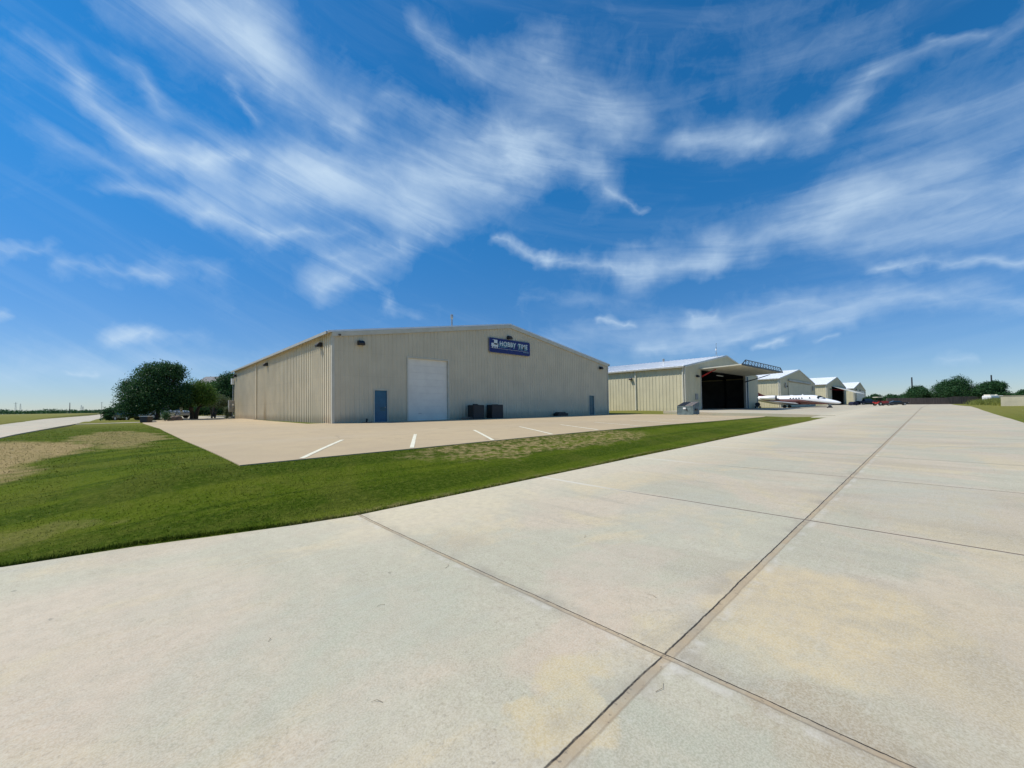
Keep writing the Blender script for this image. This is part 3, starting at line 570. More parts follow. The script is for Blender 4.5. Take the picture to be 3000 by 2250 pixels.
def ribbed(mb, org, dv, nv_, length, zb, zt, openings=(), pitch=.305, depth=.032, rib=.075, breaks=(), mi=0):
    pts = {0.0: 0.0, length: 0.0}
    k = 0; s = .1
    def inside(v): return any(o[0]-.12 < v < o[1]+.12 for o in openings)
    while s < length-.15:
        for q, d in ((s, 0), (s+.028, depth), (s+rib, depth), (s+rib+.028, 0)): pts[round(q, 4)] = d
        s += pitch
    for o in list(openings):
        for e in (o[0], o[1]): pts[e] = None
    for e in breaks: pts[e] = None
    ks = sorted(pts); vals = [pts[q] for q in ks]
    kn = [q for q in ks if pts[q] is not None]; vn = [pts[q] for q in kn]
    prof = [float(np.interp(q, kn, vn)) for q in ks]
    for a, b_, da, db in zip(ks, ks[1:], prof, prof[1:]):
        if b_-a < 1e-4: continue
        mid = (a+b_)/2
        cuts = [o for o in openings if o[0]-1e-6 < mid < o[1]+1e-6]
        def P(s_, d_, z_): return (org[0]+dv[0]*s_+nv_[0]*d_, org[1]+dv[1]*s_+nv_[1]*d_, z_)
        segs = [(None, None)]
        lo_a, lo_b, hi_a, hi_b = zb(a), zb(b_), zt(a), zt(b_)
        cur = (lo_a, lo_b)
        for o in sorted(cuts, key=lambda o: o[2]):
            if o[2] > min(cur)+.02: mb.quad(P(a, da, cur[0]), P(b_, db, cur[1]), P(b_, db, o[2]), P(a, da, o[2]), mi)
            cur = (o[3], o[3])
        mb.quad(P(a, da, cur[0]), P(b_, db, cur[1]), P(b_, db, hi_b), P(a, da, hi_a), mi)

def metal_building(t, W, L, zb, He, Hr, wallm, trimm, front_open=(), oh=.28, rake=.06, inner=False, zbr=None, pitch=.305, trim_h=.24, big_ribs=.032, side_pitch=None):
    """t: the building's empty at its near left corner; x across the gable, y back"""
    zbr = zb if zbr is None else zbr
    zt = lambda s: He+(Hr-He)*(1-abs(s-W/2)/(W/2))-.03
    zbf = lambda s: zb-.35
    mb = MB(); ribbed(mb, (0, 0), (1, 0), (0, -1), W, zbf, zt, front_open, breaks=(W/2,), pitch=pitch); mb.build('front_wall', wallm, t, fix=False)
    mb = MB(); ribbed(mb, (0, 0), (0, 1), (-1, 0), L, zbf, lambda s: He-.03, pitch=side_pitch or pitch, depth=big_ribs, rib=.09 if not side_pitch else .13); mb.build('side_wall', wallm, t, fix=False)
    mb = MB(); ribbed(mb, (W, 0), (0, 1), (1, 0), L, zbf, lambda s: He-.03, pitch=pitch*2); mb.build('side_wall', wallm, t, fix=False)
    mb = MB(); ribbed(mb, (0, L), (1, 0), (0, 1), W, zbf, zt, breaks=(W/2,), pitch=pitch*2); mb.build('rear_wall', wallm, t, fix=False)
    # roof with standing seams
    mb = MB(); sl = (Hr-He)/(W/2); th = .07; r = rake
    A = [(-oh, -r, He-oh*sl), (W/2, -r, Hr), (W+oh, -r, He-oh*sl), (W+oh, -r, He-oh*sl+th), (W/2, -r, Hr+th), (-oh, -r, He-oh*sl+th)]
    mb.prism(A, (0, L+2*r, 0))
    nseam = int(L/.61)
    for i in range(nseam+1):
        y = -r+.02+i*(L+2*r-.06)/nseam
        for sgn in (0, 1):
            x0, x1 = ((-oh, W/2) if sgn == 0 else (W+oh, W/2)); z0, z1 = He-oh*sl+th, Hr+th
            mb.add([(x0, y, z0), (x1, y, z1), (x1, y, z1+.045), (x0, y, z0+.045), (x0, y+.03, z0), (x1, y+.03, z1), (x1, y+.03, z1+.045), (x0, y+.03, z0+.045)], [(0,1,2,3),(7,6,5,4),(3,2,6,7),(0,3,7,4)])
    mb.build('roof', M_roof, t)
    # rake trim down the gable, eave gutter, corner trims
    mb = MB()
    for x0, x1, z0, z1 in ((-.03, W/2, He, Hr), (W+.03, W/2, He, Hr)):
        mb.prism([(x0, -.10, z0-trim_h+.03), (x1, -.10, z1-trim_h+.03), (x1, -.10, z1-.012), (x0, -.10, z0-.012)], (0, .05, 0))
    build_each(mb, 'rake_trim', trimm, t)
    mb = MB()
    for sx in (-1, 1):
        x = -.034 if sx < 0 else W+.034
        mb.box((min(x, x+.05*-sx)-.0, -.045, zb-.3), (max(x, x+.05*-sx), .09, He-.1)); 
        mb.box((min(x, x-.16*sx), -.052, zb-.3), (max(x, x-.16*sx), -.036, He-.12))
    build_each(mb, 'corner_trim', trimm, t)
    return zt
def gutter(t, W, L, He, Hr, m, oh=.28, side=-1, drop=(), zb=0, dm=None, d=.16):
    mb = MB(); sl = (Hr-He)/(W/2); x = -oh if side < 0 else W+oh; z = He-oh*sl
    mb.box((min(x, x+side*.11), -.06, z-.02-d*.6), (max(x, x+side*.11), L+.06, z+.05)); mb.build('gutter', m, t)
    for y in drop:
        mb = MB(); mb.box((-.17, y, zb+.12), (-.05, y+.12, z-.1)); mb.bar((-.11, y+.06, z-.06), (-oh-.02, y+.06, z-.04), .09); mb.bar((-.11, y+.06, zb+.13), (-.32, y+.06, zb+.03), .09)
        mb.build('downspout', dm or m, t)
def floodlight(name, label, loc, rz, group, s=1.0):
    """loc on the wall, facing local -Y"""
    t = thing(name, label, 'wall light', loc, rz, group, s)
    mb = MB(); mb.box((-.11, -.05, -.12), (.11, 0, .12)); mb.build('mount_plate', M_black, t)
    mb = MB(); mb.prism([(-.20, -.05, -.14), (-.20, -.34, -.16), (-.20, -.38, -.03), (-.20, -.22, .15), (-.20, -.05, .15)], (.40, 0, 0)); mb.build('housing', M_black, t, bevel=.01)
    mb = MB(); mb.quad((-.16, -.08, -.146), (.16, -.08, -.146), (.16, -.31, -.164), (-.16, -.31, -.164)); mb.build('lens', M_lens, t)
    return t

# ------------------------------------------------------------------ main warehouse
BX, BY, BZ, BW, BL = 9.09, 25.84, .84, 30.7, 32.4
b1 = thing('warehouse', 'large beige metal warehouse with a blue hobby shop sign on its gable', 'building', (BX, BY, 0))
dz = lambda s: BZ-.03*s/BW
D1 = (2.73, 3.64); G1 = (5.22, 8.65); D2 = (26.94, 27.89)
H1e, H1r = BZ+5.725, BZ+8.22
metal_building(b1, BW, BL, BZ, H1e, H1r, M_wall1, M_trim1, [(D1[0]-.03, D1[1]+.03, -9, BZ+2.17), (G1[0], G1[1], -9, BZ+4.52-.0), (D2[0]-.03, D2[1]+.03, -9, BZ+2.14)], trim_h=.34, big_ribs=.062, side_pitch=.40)
gutter(b1, BW, BL, H1e, H1r, M_graytrim, drop=(20.2,), zb=BZ, dm=M_wall1)
gutter(b1, BW, BL, H1e, H1r, M_graytrim, side=1)
def mandoor(t, x0, x1, z0, z1, m, label=None):
    mb = MB(); mb.box((x0, .03, z0), (x1, .09, z1)); mb.box((x0+.12, .018, z0+.15), (x1-.12, .031, z0+.18))
    d = mb.build('door', m, t)
    if label: d['label'] = label
    mb = MB()
    for a, b_ in (((x0-.07, -.06, z0-.02), (x0, .12, z1+.07)), ((x1, -.06, z0-.02), (x1+.07, .12, z1+.07)), ((x0, -.06, z1), (x1, .12, z1+.07)), ((x0, -.10, z0-.06), (x1, .12, z0))): mb.box(a, b_)
    mb.build('door_frame', M_trim1, t)
    mb = MB(); mb.tube([(x1-.10, .03, z0+.98), (x1-.10, -.04, z0+.98)], .018, 8); mb.box((x1-.19, -.055, z0+.97), (x1-.085, -.035, z0+.995)); mb.build('handle', M_steel, d)
    return d
d = mandoor(b1, D1[0], D1[1], BZ+.0, BZ+2.12, M_blue, 'blue steel door left of the roll-up door')
mb = MB(); mb.box((D1[0]+.42, .020, BZ+.72), (D1[0]+.80, .0295, BZ+1.0)); mb.build('notice', M_teal, d)
d = mandoor(b1, D2[0], D2[1], dz(27)+.0, dz(27)+2.1, M_teal, 'teal steel door near the right corner')
mb = MB()   # sectional overhead door
npan = 9; zt0, zt1 = BZ-.02, BZ+4.5
for i in range(npan):
    a = zt0+(zt1-zt0)*i/npan; c_ = zt0+(zt1-zt0)*(i+1)/npan
    mb.box((G1[0]+.02, .10, a+.007), (G1[1]-.02, .15, c_-.0)); 
    for q in range(1, 6): zz = a+(c_-a)*q/6; mb.box((G1[0]+.03, .096, zz-.008), (G1[1]-.03, .102, zz+.008))
gd = mb.build('overhead_door', M_whitedoor, b1); gd['label'] = 'white sectional overhead door'
mb = MB(); mb.box((G1[0], .16, zt0), (G1[1], .18, zt1)); mb.build('door_seam', M_seam, gd)
mb = MB(); mb.box((G1[0]+.9, .06, BZ+.5), (G1[0]+1.15, .095, BZ+.53)); mb.build('handle', M_steel, gd)
mb = MB()
mb.box((G1[0]-.09, -.05, BZ-.1), (G1[0], .16, BZ+4.6)); mb.box((G1[1], -.05, BZ-.1), (G1[1]+.09, .16, BZ+4.6)); mb.box((G1[0], -.05, BZ+4.5), (G1[1], .16, BZ+4.6))
build_each(mb, 'door_jamb', M_trim1, b1)
mb = MB()      # right reveal seen through the deep opening
mb.box((.3, .1, BZ-.35), (BW-.3, .25, BZ-.06)); mb.build('foundation', M_concrete, b1)
for (x, z) in ((1.77, 6.02), (15.08, 7.86), (29.1, 6.03)):
    lab = {1.77: 'black floodlight high on the gable left of the sign above the blue door', 15.08: 'black floodlight on the gable directly above the navy sign', 29.1: 'black floodlight at the right end of the warehouse gable above the teal door'}[x]
    floodlight('floodlight', lab, (BX+x, BY-.02, z), 0, 'floodlights on the warehouse walls')
for y, w_ in ((27.65, 'nearest the front corner of the warehouse'), (41.94, 'in the middle of the warehouse'), (56.9, 'at the far end of the warehouse')):
    floodlight('floodlight', 'black floodlight on the long side wall, the one '+w_, (BX-.02, y, 5.95), -pi/2, 'floodlights on the warehouse walls')
t = thing('security_camera', 'tiny dark security camera at the upper left corner of the gable', 'camera', (BX+.40, BY, 6.44))
mb = MB(); mb.tube([(0, 0, 0), (0, -.12, 0)], .03, 8); mb.build('arm', M_black, t); mb = MB(); mb.tube([(0, -.10, -.02), (0, -.30, -.06)], .055, 10); mb.build('body', M_black, t)
# flue on the roof
fx, fy = 24.6, 35.0; fz = H1e+(H1r-H1e)*(1-abs(fx-BX-BW/2)/(BW/2))
t = thing('flue_pipe', 'thin metal flue pipe with a flared cap on the warehouse roof', 'flue', (fx, fy, fz))
mb = MB(); mb.tube([(0, 0, -.2), (0, 0, 2.1)], .09, 12); mb.build('pipe', M_steel, t); mb = MB(); mb.tube([(0, 0, 2.1), (0, 0, 2.35), (0, 0, 2.62)], [.095, .15, .15], 12); mb.build('cap', M_steel, t); mb = MB(); mb.tube([(0, 0, -.05), (0, 0, .12)], [.22, .12], 12); mb.build('flashing', M_steel, t)
# sign
sg = thing('shop_sign', 'navy blue shop sign with white lettering and a small train emblem on the warehouse gable', 'sign', (BX+12.76, BY-.05, 6.43))
def rrect(w, h, r, y, n=6):
    out = []
    for cx_, cz_, a0 in ((w-r, r, -pi/2), (w-r, h-r, 0), (r, h-r, pi/2), (r, r, pi)):
        for i in range(n+1): a = a0+pi/2*i/n; out.append((cx_+r*cos(a), y, cz_+r*sin(a)))
    return out
SW, SH = 4.92, 1.22
mb = MB(); mb.prism(rrect(SW, SH, .16, 0), (0, -.10, 0)); mb.build('panel', M_navy, sg)
mb = MB(); mb.prism([(p_[0]-.03, p_[1], p_[2]-.03) for p_ in rrect(SW+.06, SH+.06, .18, .0)], (0, -.09, 0)); mb.build('border', M_grey, sg)
def text_mesh(name, body, size, mat_, parent, loc, off=0., ext=.006, shear=0., sx=1.):
    cu = bpy.data.curves.new(name, 'FONT'); cu.body = body; cu.size = size; cu.offset = off; cu.extrude = ext; cu.shear = shear; cu.space_character = 1.10
    o = bpy.data.objects.new(name+'_tmp', cu); COL.objects.link(o); dg = bpy.context.evaluated_depsgraph_get(); dg.update()
    me = bpy.data.meshes.new_from_object(o.evaluated_get(dg)); bpy.data.objects.remove(o); bpy.data.curves.remove(cu)
    me.name = name; me.materials.clear(); me.materials.append(mat_)
    for v in me.vertices: v.co = Vector((v.co.x*sx, -v.co.z, v.co.y))
    me.update(); o = bpy.data.objects.new(name, me); COL.objects.link(o); o.parent = parent; o.location = loc; return o
for k_i, (m_, off, dx, dz_, yy) in enumerate(((M_signl, .050, -.05, -.10, -.104), (M_signt, .030, -.045, -.085, -.114), (M_signw, .008, 0., 0., -.126))):
    for wd_, x_, z_, sx_ in (('HOBBY', 1.14, .62, .98), ('TIME', 3.38, .60, .92)):
        text_mesh('lettering' if k_i == 2 else 'letter_shadow', wd_, .57, m_, sg, (x_+dx, yy, z_+dz_), off, .005, 0., sx_)
mb = MB()     # little locomotive emblem
mb.box((.52, -.125, .66), (.90, -.103, 1.04)); mb.box((.22, -.125, .50), (.98, -.103, .78)); mb.prism([(.36, -.103, 1.04), (.94, -.103, 1.04), (.90, -.103, 1.08), (.40, -.103, 1.08)], (0, -.022, 0))
mb.tube([(.36, -.103, .44), (.36, -.125, .44)], .07, 14); mb.tube([(.62, -.103, .44), (.62, -.125, .44)], .07, 14); mb.tube([(.86, -.103, .44), (.86, -.125, .44)], .07, 14); mb.box((.16, -.122, .345), (4.70, -.103, .36))
mb.build('train_emblem', M_signw, sg)
mb = MB()
for i, w_ in enumerate((.07, .10, .05, .09, .12)): mb.box((4.05+i*.135, -.122, .24+.01*(i % 2)), (4.05+i*.135+w_, -.103, .31))
build_each(mb, 'small_letter', M_signl, sg)
# things at the foot of the gable
def condenser(label, x, w, h, rz=0.):
    t = thing('air_conditioner', label, 'air conditioner', (x, BY-.65, tg(x, BY-.7)+.02), rz, 'black air conditioners by the overhead door')
    mb = MB()
    for i in range(14): mb.box((-w/2+.05, -.36+.003, .06+i*(h-.12)/14), (w/2-.05, -.345, .06+(i+.55)*(h-.12)/14))
    for i in range(14): mb.box((-w/2+.003, -.30, .06+i*(h-.12)/14), (-w/2+.015, .30, .06+(i+.55)*(h-.12)/14))
    mb.build('louvres', M_mesh, t)
    mb = MB(); mb.box((-w/2+.02, -.34, .0), (w/2-.02, .35, h-.04)); mb.build('casing', M_black, t)
    mb = MB()
    for sx in (-1, 1):
        for sy in (-1, 1): mb.box((sx*w/2-.03*(sx > 0)-.0*(sx < 0), sy*.36-.03*(sy > 0), 0), (sx*w/2+.03*(sx < 0), sy*.36+.03*(sy < 0), h-.03))
    build_each(mb, 'corner_post', M_dark, t)
    mb = MB(); mb.box((-w/2, -.37, h-.04), (w/2, .37, h)); mb.tube([(0, 0, h), (0, 0, h+.03)], .28, 20); mb.build('top_panel', M_dark, t, bevel=.01)
    return t
a1 = condenser('black louvred air conditioner nearest the white overhead door, a black cap on top', 19.95, 1.12, 1.10, .05)
mb = MB(); mb.box((-.25, -.1, 1.13), (.1, .1, 1.19)); mb.build('junction_box', M_black, a1)
condenser('plain black air conditioner, the one farther from the overhead door', 21.95, 1.16, 1.12, -.03)
t = thing('pipe_pile', 'low pile of rusty pipes and grey scrap left of the black air conditioners', 'pile', (19.0, BY-.7, tg(19, 25)+.03))
for i in range(5): mb = MB(); mb.tube([(-.7+.1*i, -.25+.1*i, .06+.05*(i % 2)), (.55+.07*i, -.22+.08*i, .06+.04*(i % 3))], .05+.01*(i % 2), 10); mb.build('pipe', M_rock if i < 3 else M_steel, t)
t = thing('window_unit', 'low black box with vents at the wall foot left of the teal door', 'vent box', (30.7, BY-.45, tg(30.7, 25.3)+.02))
mb = MB(); mb.box((-.75, -.3, 0), (.8, .3, .26)); mb.build('base', M_black, t, bevel=.01); mb = MB(); mb.prism([(-.6, -.27, .26), (.45, -.27, .26), (.40, -.27, .38), (-.55, -.27, .38)], (0, .5, 0)); mb.build('cover', M_mesh, t)
t = thing('standpipe', 'small dark water standpipe on a slab left of the blue door', 'standpipe', (BX+2.05, BY-.35, BZ-.01))
mb = MB(); mb.box((-.25, -.18, 0), (.30, .18, .03)); mb.build('slab', M_dark, t); mb = MB(); mb.tube([(0, 0, .03), (0, 0, .26)], .05, 12); mb.tube([(0, -.0, .17), (0, -.14, .17)], .04, 10); mb.build('valve', M_black, t)
# electric gear at the far end of the side wall
t = thing('electric_cabinet', 'grey electric meter cabinet and conduit on the far end of the warehouse side wall', 'electric box', (BX-.05, 58.05, BZ))
mb = MB(); mb.box((-.55, -.1, .85), (-.02, .55, 2.25)); mb.build('cabinet', M_grey, t, bevel=.02); mb = MB(); mb.box((-.34, -.24, 1.25), (-.06, -.10, 1.85)); mb.build('meter_box', M_grey, t, bevel=.02)
mb = MB(); mb.box((-.26, -.262, 1.60), (-.10, -.24, 1.78)); mb.build('meter', M_white, t); mb = MB(); mb.box((-.30, .05, 4.15), (-.02, .35, 4.85)); mb.build('upper_box', M_white, t, bevel=.02)
mb = MB(); mb.tube([(-.12, .2, 2.2), (-.12, .2, 4.2)], .045, 8); mb.tube([(-.14, .2, .3), (-.14, .2, .9)], .07, 8); build_each(mb, 'conduit', M_steel, t); mb = MB(); mb.box((-.3, -.05, 0), (.0, .4, .3)); mb.build('base_box', M_grey, t)

# ------------------------------------------------------------------ hangars
def hangar(label, x0, y0, z0, W, L, He, Hr, opening=None, drops=(), rib=.46):
    t = thing('hangar', label, 'hangar', (x0, y0, 0), 0, 'cream aircraft hangars in a row')
    zb = z0-.1
    op = [(opening[0], opening[1], -9, opening[2])] if opening else []
    metal_building(t, W, L, zb, He, Hr, M_wall2, M_trim2, op, oh=.34, pitch=rib, trim_h=.2, big_ribs=.04)
    gutter(t, W, L, He, Hr, M_graytrim, oh=.34, drop=drops, zb=z0, dm=M_trim2, d=.2)
    return t
h2 = hangar('cream hangar with its door raised open over a dark interior', 49.9, 21.32, 1.13, 29.7, 30., 6.62, 9.08, (5.0, 23.1, 6.42), (.15, 6.6))
mb = MB(); mb.box((.3, .35, 1.10), (29.4, 29.8, 1.142)); mb.build('floor', M_pad, h2)
mb = MB(); mb.box((.12, .25, 1.1), (.2, 29.8, 6.2)); mb.box((29.5, .25, 1.1), (29.58, 29.8, 6.2)); mb.box((.2, 29.7, 1.1), (29.5, 29.78, 8.2)); mb.quad((.1, .2, 6.45), (14.85, .2, 8.8), (14.85, 29.8, 8.8), (.1, 29.8, 6.45)); mb.quad((29.6, .2, 6.45), (14.85, .2, 8.8), (14.85, 29.8, 8.8), (29.6, 29.8, 6.45))
mb.box((.2, .12, 1.1), (4.98, .2, 6.2)); mb.box((23.12, .12, 1.1), (29.5, .2, 6.2)); build_each(mb, 'lining', M_inter, h2)
mb = MB()
for y in (5, 11, 17, 23): mb.box((.25, y, 1.14), (.45, y+.3, 6.3)); mb.bar((.3, y+.15, 6.3), (14.8, y+.15, 8.5), .25, .4); mb.bar((29.4, y+.15, 6.3), (14.8, y+.15, 8.5), .25, .4); mb.box((29.2, y, 1.14), (29.4, y+.3, 6.3))
build_each(mb, 'steel_frame', M_dark, h2)
mb = MB(); mb.box((4.78, -.07, 1.02), (5.0, .25, 6.5)); mb.box((23.1, -.07, 1.02), (23.75, .25, 6.5)); mb.box((5.0, -.07, 6.42), (23.1, .25, 6.62)); mb.build('door_frame', M_graytrim, h2)
mb = MB(); mb.box((23.9, -.16, 1.02), (24.15, -.06, 6.3)); mb.build('door_track', M_blue, h2)
# the raised door: a ribbed panel hinged at the head, with a truss along its free edge
hy, hz, oy, oz = -.12, 6.45, -5.15, 6.62
dr = MB(); V0 = Vector((4.55, hy, hz)); V1 = Vector((23.5, hy, hz)); dl = Vector((0, oy-hy, oz-hz))
def dp(u, v, w=0.): q = V0+(V1-V0)*u+dl*v; return (q.x, q.y, q.z+w)
for i in range(26):
    u0, u1 = i/26, (i+.55)/26; u2 = (i+.62)/26; u3 = (i+.93)/26; u4 = (i+1)/26
    dr.quad(dp(u0, 0), dp(u1, 0), dp(u1, 1), dp(u0, 1)); dr.quad(dp(u1, 0), dp(u2, 0, -.03), dp(u2, 1, -.03), dp(u1, 1)); dr.quad(dp(u2, 0, -.03), dp(u3, 0, -.03), dp(u3, 1, -.03), dp(u2, 1, -.03)); dr.quad(dp(u3, 0, -.03), dp(u4, 0), dp(u4, 1), dp(u3, 1))
dr.quad(dp(0, 0, .12), dp(1, 0, .12), dp(1, 1, .12), dp(0, 1, .12)); dr.quad(dp(0, 0), dp(0, 1), dp(0, 1, .12), dp(0, 0, .12)); dr.quad(dp(1, 0), dp(1, 1), dp(1, 1, .12), dp(1, 0, .12)); dr.quad(dp(0, 0), dp(1, 0), dp(1, 0, .12), dp(0, 0, .12))
door = dr.build('raised_door', M_trim2, h2, fix=False); door['label'] = 'hangar door swung up level over the opening'
tr = MB(); a, b_ = dp(-.002, 1.0, .06), dp(1.002, 1.0, .06); tr.bar(a, b_, .12, .2); A2, B2 = dp(.07, 1.0, .68), dp(.93, 1.0, .68); tr.bar(A2, B2, .09); tr.bar(a, A2, .09); tr.bar(b_, B2, .09)
nb = 13
for i in range(nb+1):
    u = .07+.86*i/nb; tr.bar(dp(u, 1, .1), dp(u, 1, .68), .06)
    if i < nb: u2 = .07+.86*(i+1)/nb; tr.bar(dp(u, 1, .64), dp(u2, 1, .14), .035) if i < nb/2 else tr.bar(dp(u, 1, .14), dp(u2, 1, .64), .035)
tr.build('truss', M_dark, door)
mb = MB(); mb.tube([(22.75, -.05, 5.42), (23.1, -1.4, 5.8), (23.3, -3.5, 6.42)], [.10, .08, .05], 10); mb.build('door_ram', M_black, h2)
mb = MB(); mb.tube([(5.25, -.05, 5.55), (5.2, -1.0, 5.98)], .10, 10); mb.tube([(5.2, -1.0, 5.98), (5.1, -1.9, 6.36)], .06, 10); r_ = mb.build('door_ram', M_red, h2); r_['label'] = 'red hydraulic door ram'
mb = MB(); mb.box((2.95, -.10, 2.45), (3.75, -.03, 3.2)); mb.build('electric_panel', M_grey, h2)
mb = MB(); mb.box((12.2, .5, 6.0), (14.8, .62, 6.10)); mb.build('reflection_bar', M_white, h2)  # unlit white bar added to stand in for a pale reflection inside
floodlight('floodlight', 'black floodlight left of the open hangar doorway', (53.4, 21.28, 5.5), 0, 'lights on the open hangar')
floodlight('floodlight', 'black floodlight on the long side wall of the open hangar beside a downspout', (49.86, 28.65, 5.45), -pi/2, 'lights on the open hangar')
t = thing('roof_vent', 'short white vent pipe on the roof slope of the open hangar', 'vent pipe', (52.6, 25.3, 7.15)); mb = MB(); mb.tube([(0, 0, -.2), (0, 0, .75)], .09, 10); mb.build('pipe', M_white, t); mb = MB(); mb.tube([(0, 0, .6), (0, 0, .95)], .14, 10); mb.build('cap', M_steel, t)
t = thing('weather_station', 'small weather mast with a wind vane on the ridge of the open hangar', 'weather mast', (62.6, 22.0, 8.85))
mb = MB()
for a in (0, 2.1, 4.2): mb.tube([(.28*cos(a), .28*sin(a), -.1), (0, 0, .75)], .018, 6)
mb.tube([(0, 0, .5), (0, 0, 1.95)], .025, 8); mb.build('mast', M_steel, t)
mb = MB(); mb.tube([(-.07, 0, .95), (-.07, 0, 1.18)], .09, 12); mb.build('sensor', M_white, t)
mb = MB(); mb.bar((-.14, 0, 1.32), (.22, .05, 1.36), .03); mb.prism([(.05, 0, 1.28), (.22, .03, 1.24), (.22, .03, 1.48), (.05, 0, 1.40)], (0, .02, 0)); mb.tube([(0, 0, 1.9), (.14, 0, 1.97)], .03, 8); build_each(mb, 'vane', M_dark, t)
t = thing('cylinder_cart', 'black wheeled service cart at the right jamb of the open hangar', 'cart', (76.7, 20.6, ta(76.7, 20.6)), .4)
mb = MB(); mb.tube([(-.2, 0, .62), (.35, 0, .62)], .36, 16); mb.build('tank', M_black, t, smooth=True); mb = MB(); mb.box((-.6, -.3, .2), (.7, .3, .27)); mb.bar((.7, 0, .24), (1.25, -.2, .1), .06); mb.build('frame', M_dark, t)
for sx in (-.4, .45):
    for sy in (-.34, .34): mb = MB(); mb.tube([(sx, sy-.05, .17), (sx, sy+.05, .17)], .17, 16); mb.build('wheel', M_black, t)
mb = MB(); mb.box((-.25, -.02, .9), (-.15, .08, 1.55)); mb.build('handle', M_grey, t)

h3 = hangar('closed cream hangar behind the business jet, with a long dark beam across its gable', 94.4, 21.3, 1.15, 34.0, 32., 6.98, 9.62, None, (.2,))
mb = MB(); mb.bar((6.1, -.22, 6.82), (27.9, -.22, 6.76), .22, .34); mb.build('door_beam', M_graytrim, h3)
mb = MB()
for i in range(22): mb.box((6.2+i, -.13, 1.1), (6.2+i+.96, -.09, 6.4))
mb.build('closed_door', M_wall2, h3)
mb = MB()
for x in (3.6, 30.6): mb.box((x, -.25, 5.1), (x+.55, -.05, 6.2)); mb.box((x-.4, -.16, 5.4), (x-.1, -.05, 5.7))
build_each(mb, 'door_bracket', M_graytrim, h3)
floodlight('floodlight', 'small dark light on the gable of the closed hangar behind the jet', (98.9, 21.26, 5.5), 0, 'lights on the far hangars')
h4 = hangar('third hangar in the row, its sloping door half open', 145.3, 21.3, 1.42, 35.9, 32., 7.4, 10.25, (7.6, 31.0, 7.0), (.2,))
mb = MB(); mb.box((.3, .3, 1.38), (35.5, 31.8, 1.43)); mb.build('floor', M_pad, h4)
mb = MB(); mb.box((.12, .25, 1.3), (.2, 31.8, 7.2)); mb.box((35.6, .25, 1.3), (35.7, 31.8, 7.2)); mb.box((.2, 31.7, 1.3), (35.6, 31.78, 9.2)); mb.quad((.1, .2, 7.2), (17.95, .2, 9.9), (17.95, 31.8, 9.9), (.1, 31.8, 7.2)); mb.quad((35.7, .2, 7.2), (17.95, .2, 9.9), (17.95, 31.8, 9.9), (35.7, 31.8, 7.2)); build_each(mb, 'lining', M_inter, h4)
mb = MB()
P0, P1, P2, P3 = Vector((7.4, -.15, 6.95)), Vector((31.2, -.15, 6.95)), Vector((31.2, -5.6, 4.75)), Vector((7.4, -5.6, 4.75)); mb.prism([P0, P1, P2, P3], (0, .04, .12)); mb.build('raised_door', M_trim2, h4)
mb = MB(); mb.tube([(8.0, -.1, 6.0), (8.2, -3., 5.8)], .07, 8); mb.build('door_ram', M_red, h4)
mb = MB(); mb.box((30.9, -.12, 1.3), (31.6, .25, 7.0)); mb.box((7.3, -.07, 1.3), (7.58, .25, 7.0)); build_each(mb, 'door_frame', M_graytrim, h4)
floodlight('floodlight', 'small dark light left of the half open hangar door', (149.9, 21.26, 6.1), 0, 'lights on the far hangars')
t = thing('roof_vent', 'tiny vent pipe on the white roof of the third hangar', 'vent pipe', (150.5, 27.5, 8.05)); mb = MB(); mb.tube([(0, 0, -.2), (0, 0, 1.1)], .12, 8); mb.build('pipe', M_steel, t)
h5 = hangar('last and farthest hangar of the row', 201.5, 21.3, 1.75, 37.2, 32., 7.65, 10.6, None, (.2,))
mb = MB(); mb.box((5.5, -.13, 1.7), (31.5, -.08, 7.0)); mb.build('closed_door', M_trim2, h5)
mb = MB(); mb.box((5.0, -.3, 7.0), (7.0, -.1, 7.5)); mb.box((16, -.3, 6.9), (18, -.1, 7.4)); build_each(mb, 'door_bracket', M_dark, h5)

# ------------------------------------------------------------------ business jet (nose towards -Y)
m, t, b = nt_new('jet_paint'); v = coords(t); sp = t.nodes.new('ShaderNodeSeparateXYZ'); t.links.new(v, sp.inputs[0]); Y, Z = sp.outputs[1], sp.outputs[2]
hi = M(t, 'MINIMUM', M(t, 'ADD', M(t, 'MULTIPLY', Y, .185), 1.55), M(t, 'ADD', M(t, 'MULTIPLY', Y, .02), 1.58)); lo_ = M(t, 'MINIMUM', M(t, 'ADD', M(t, 'MULTIPLY', Y, .02), .62), M(t, 'ADD', M(t, 'MULTIPLY', Y, .10), .98)); lo_ = M(t, 'MAXIMUM', lo_, M(t, 'ADD', M(t, 'MULTIPLY', Y, .24), .18))
band = M(t, 'MULTIPLY', M(t, 'LESS_THAN', Z, hi), M(t, 'GREATER_THAN', Z, lo_)); sil = M(t, 'MULTIPLY', M(t, 'LESS_THAN', Z, M(t, 'ADD', hi, .10)), M(t, 'GREATER_THAN', Z, M(t, 'ADD', hi, .04)))
mid = M(t, 'MULTIPLY', M(t, 'LESS_THAN', Z, M(t, 'SUBTRACT', hi, .16)), M(t, 'GREATER_THAN', Z, M(t, 'SUBTRACT', hi, .26)))
c = mixc(t, band, (.86, .86, .86), (.085, .012, .016)); c = mixc(t, sil, c, (.25, .23, .23)); c = mixc(t, M(t, 'MULTIPLY', mid, band), c, (.30, .16, .15))
c = mixc(t, M(t, 'LESS_THAN', Z, lo_), c, (.50, .48, .44))
t.links.new(c, b.inputs['Base Color']); b.inputs['Roughness'].default_value = .22; b.inputs['Coat Weight'].default_value = .5; M_jet = m
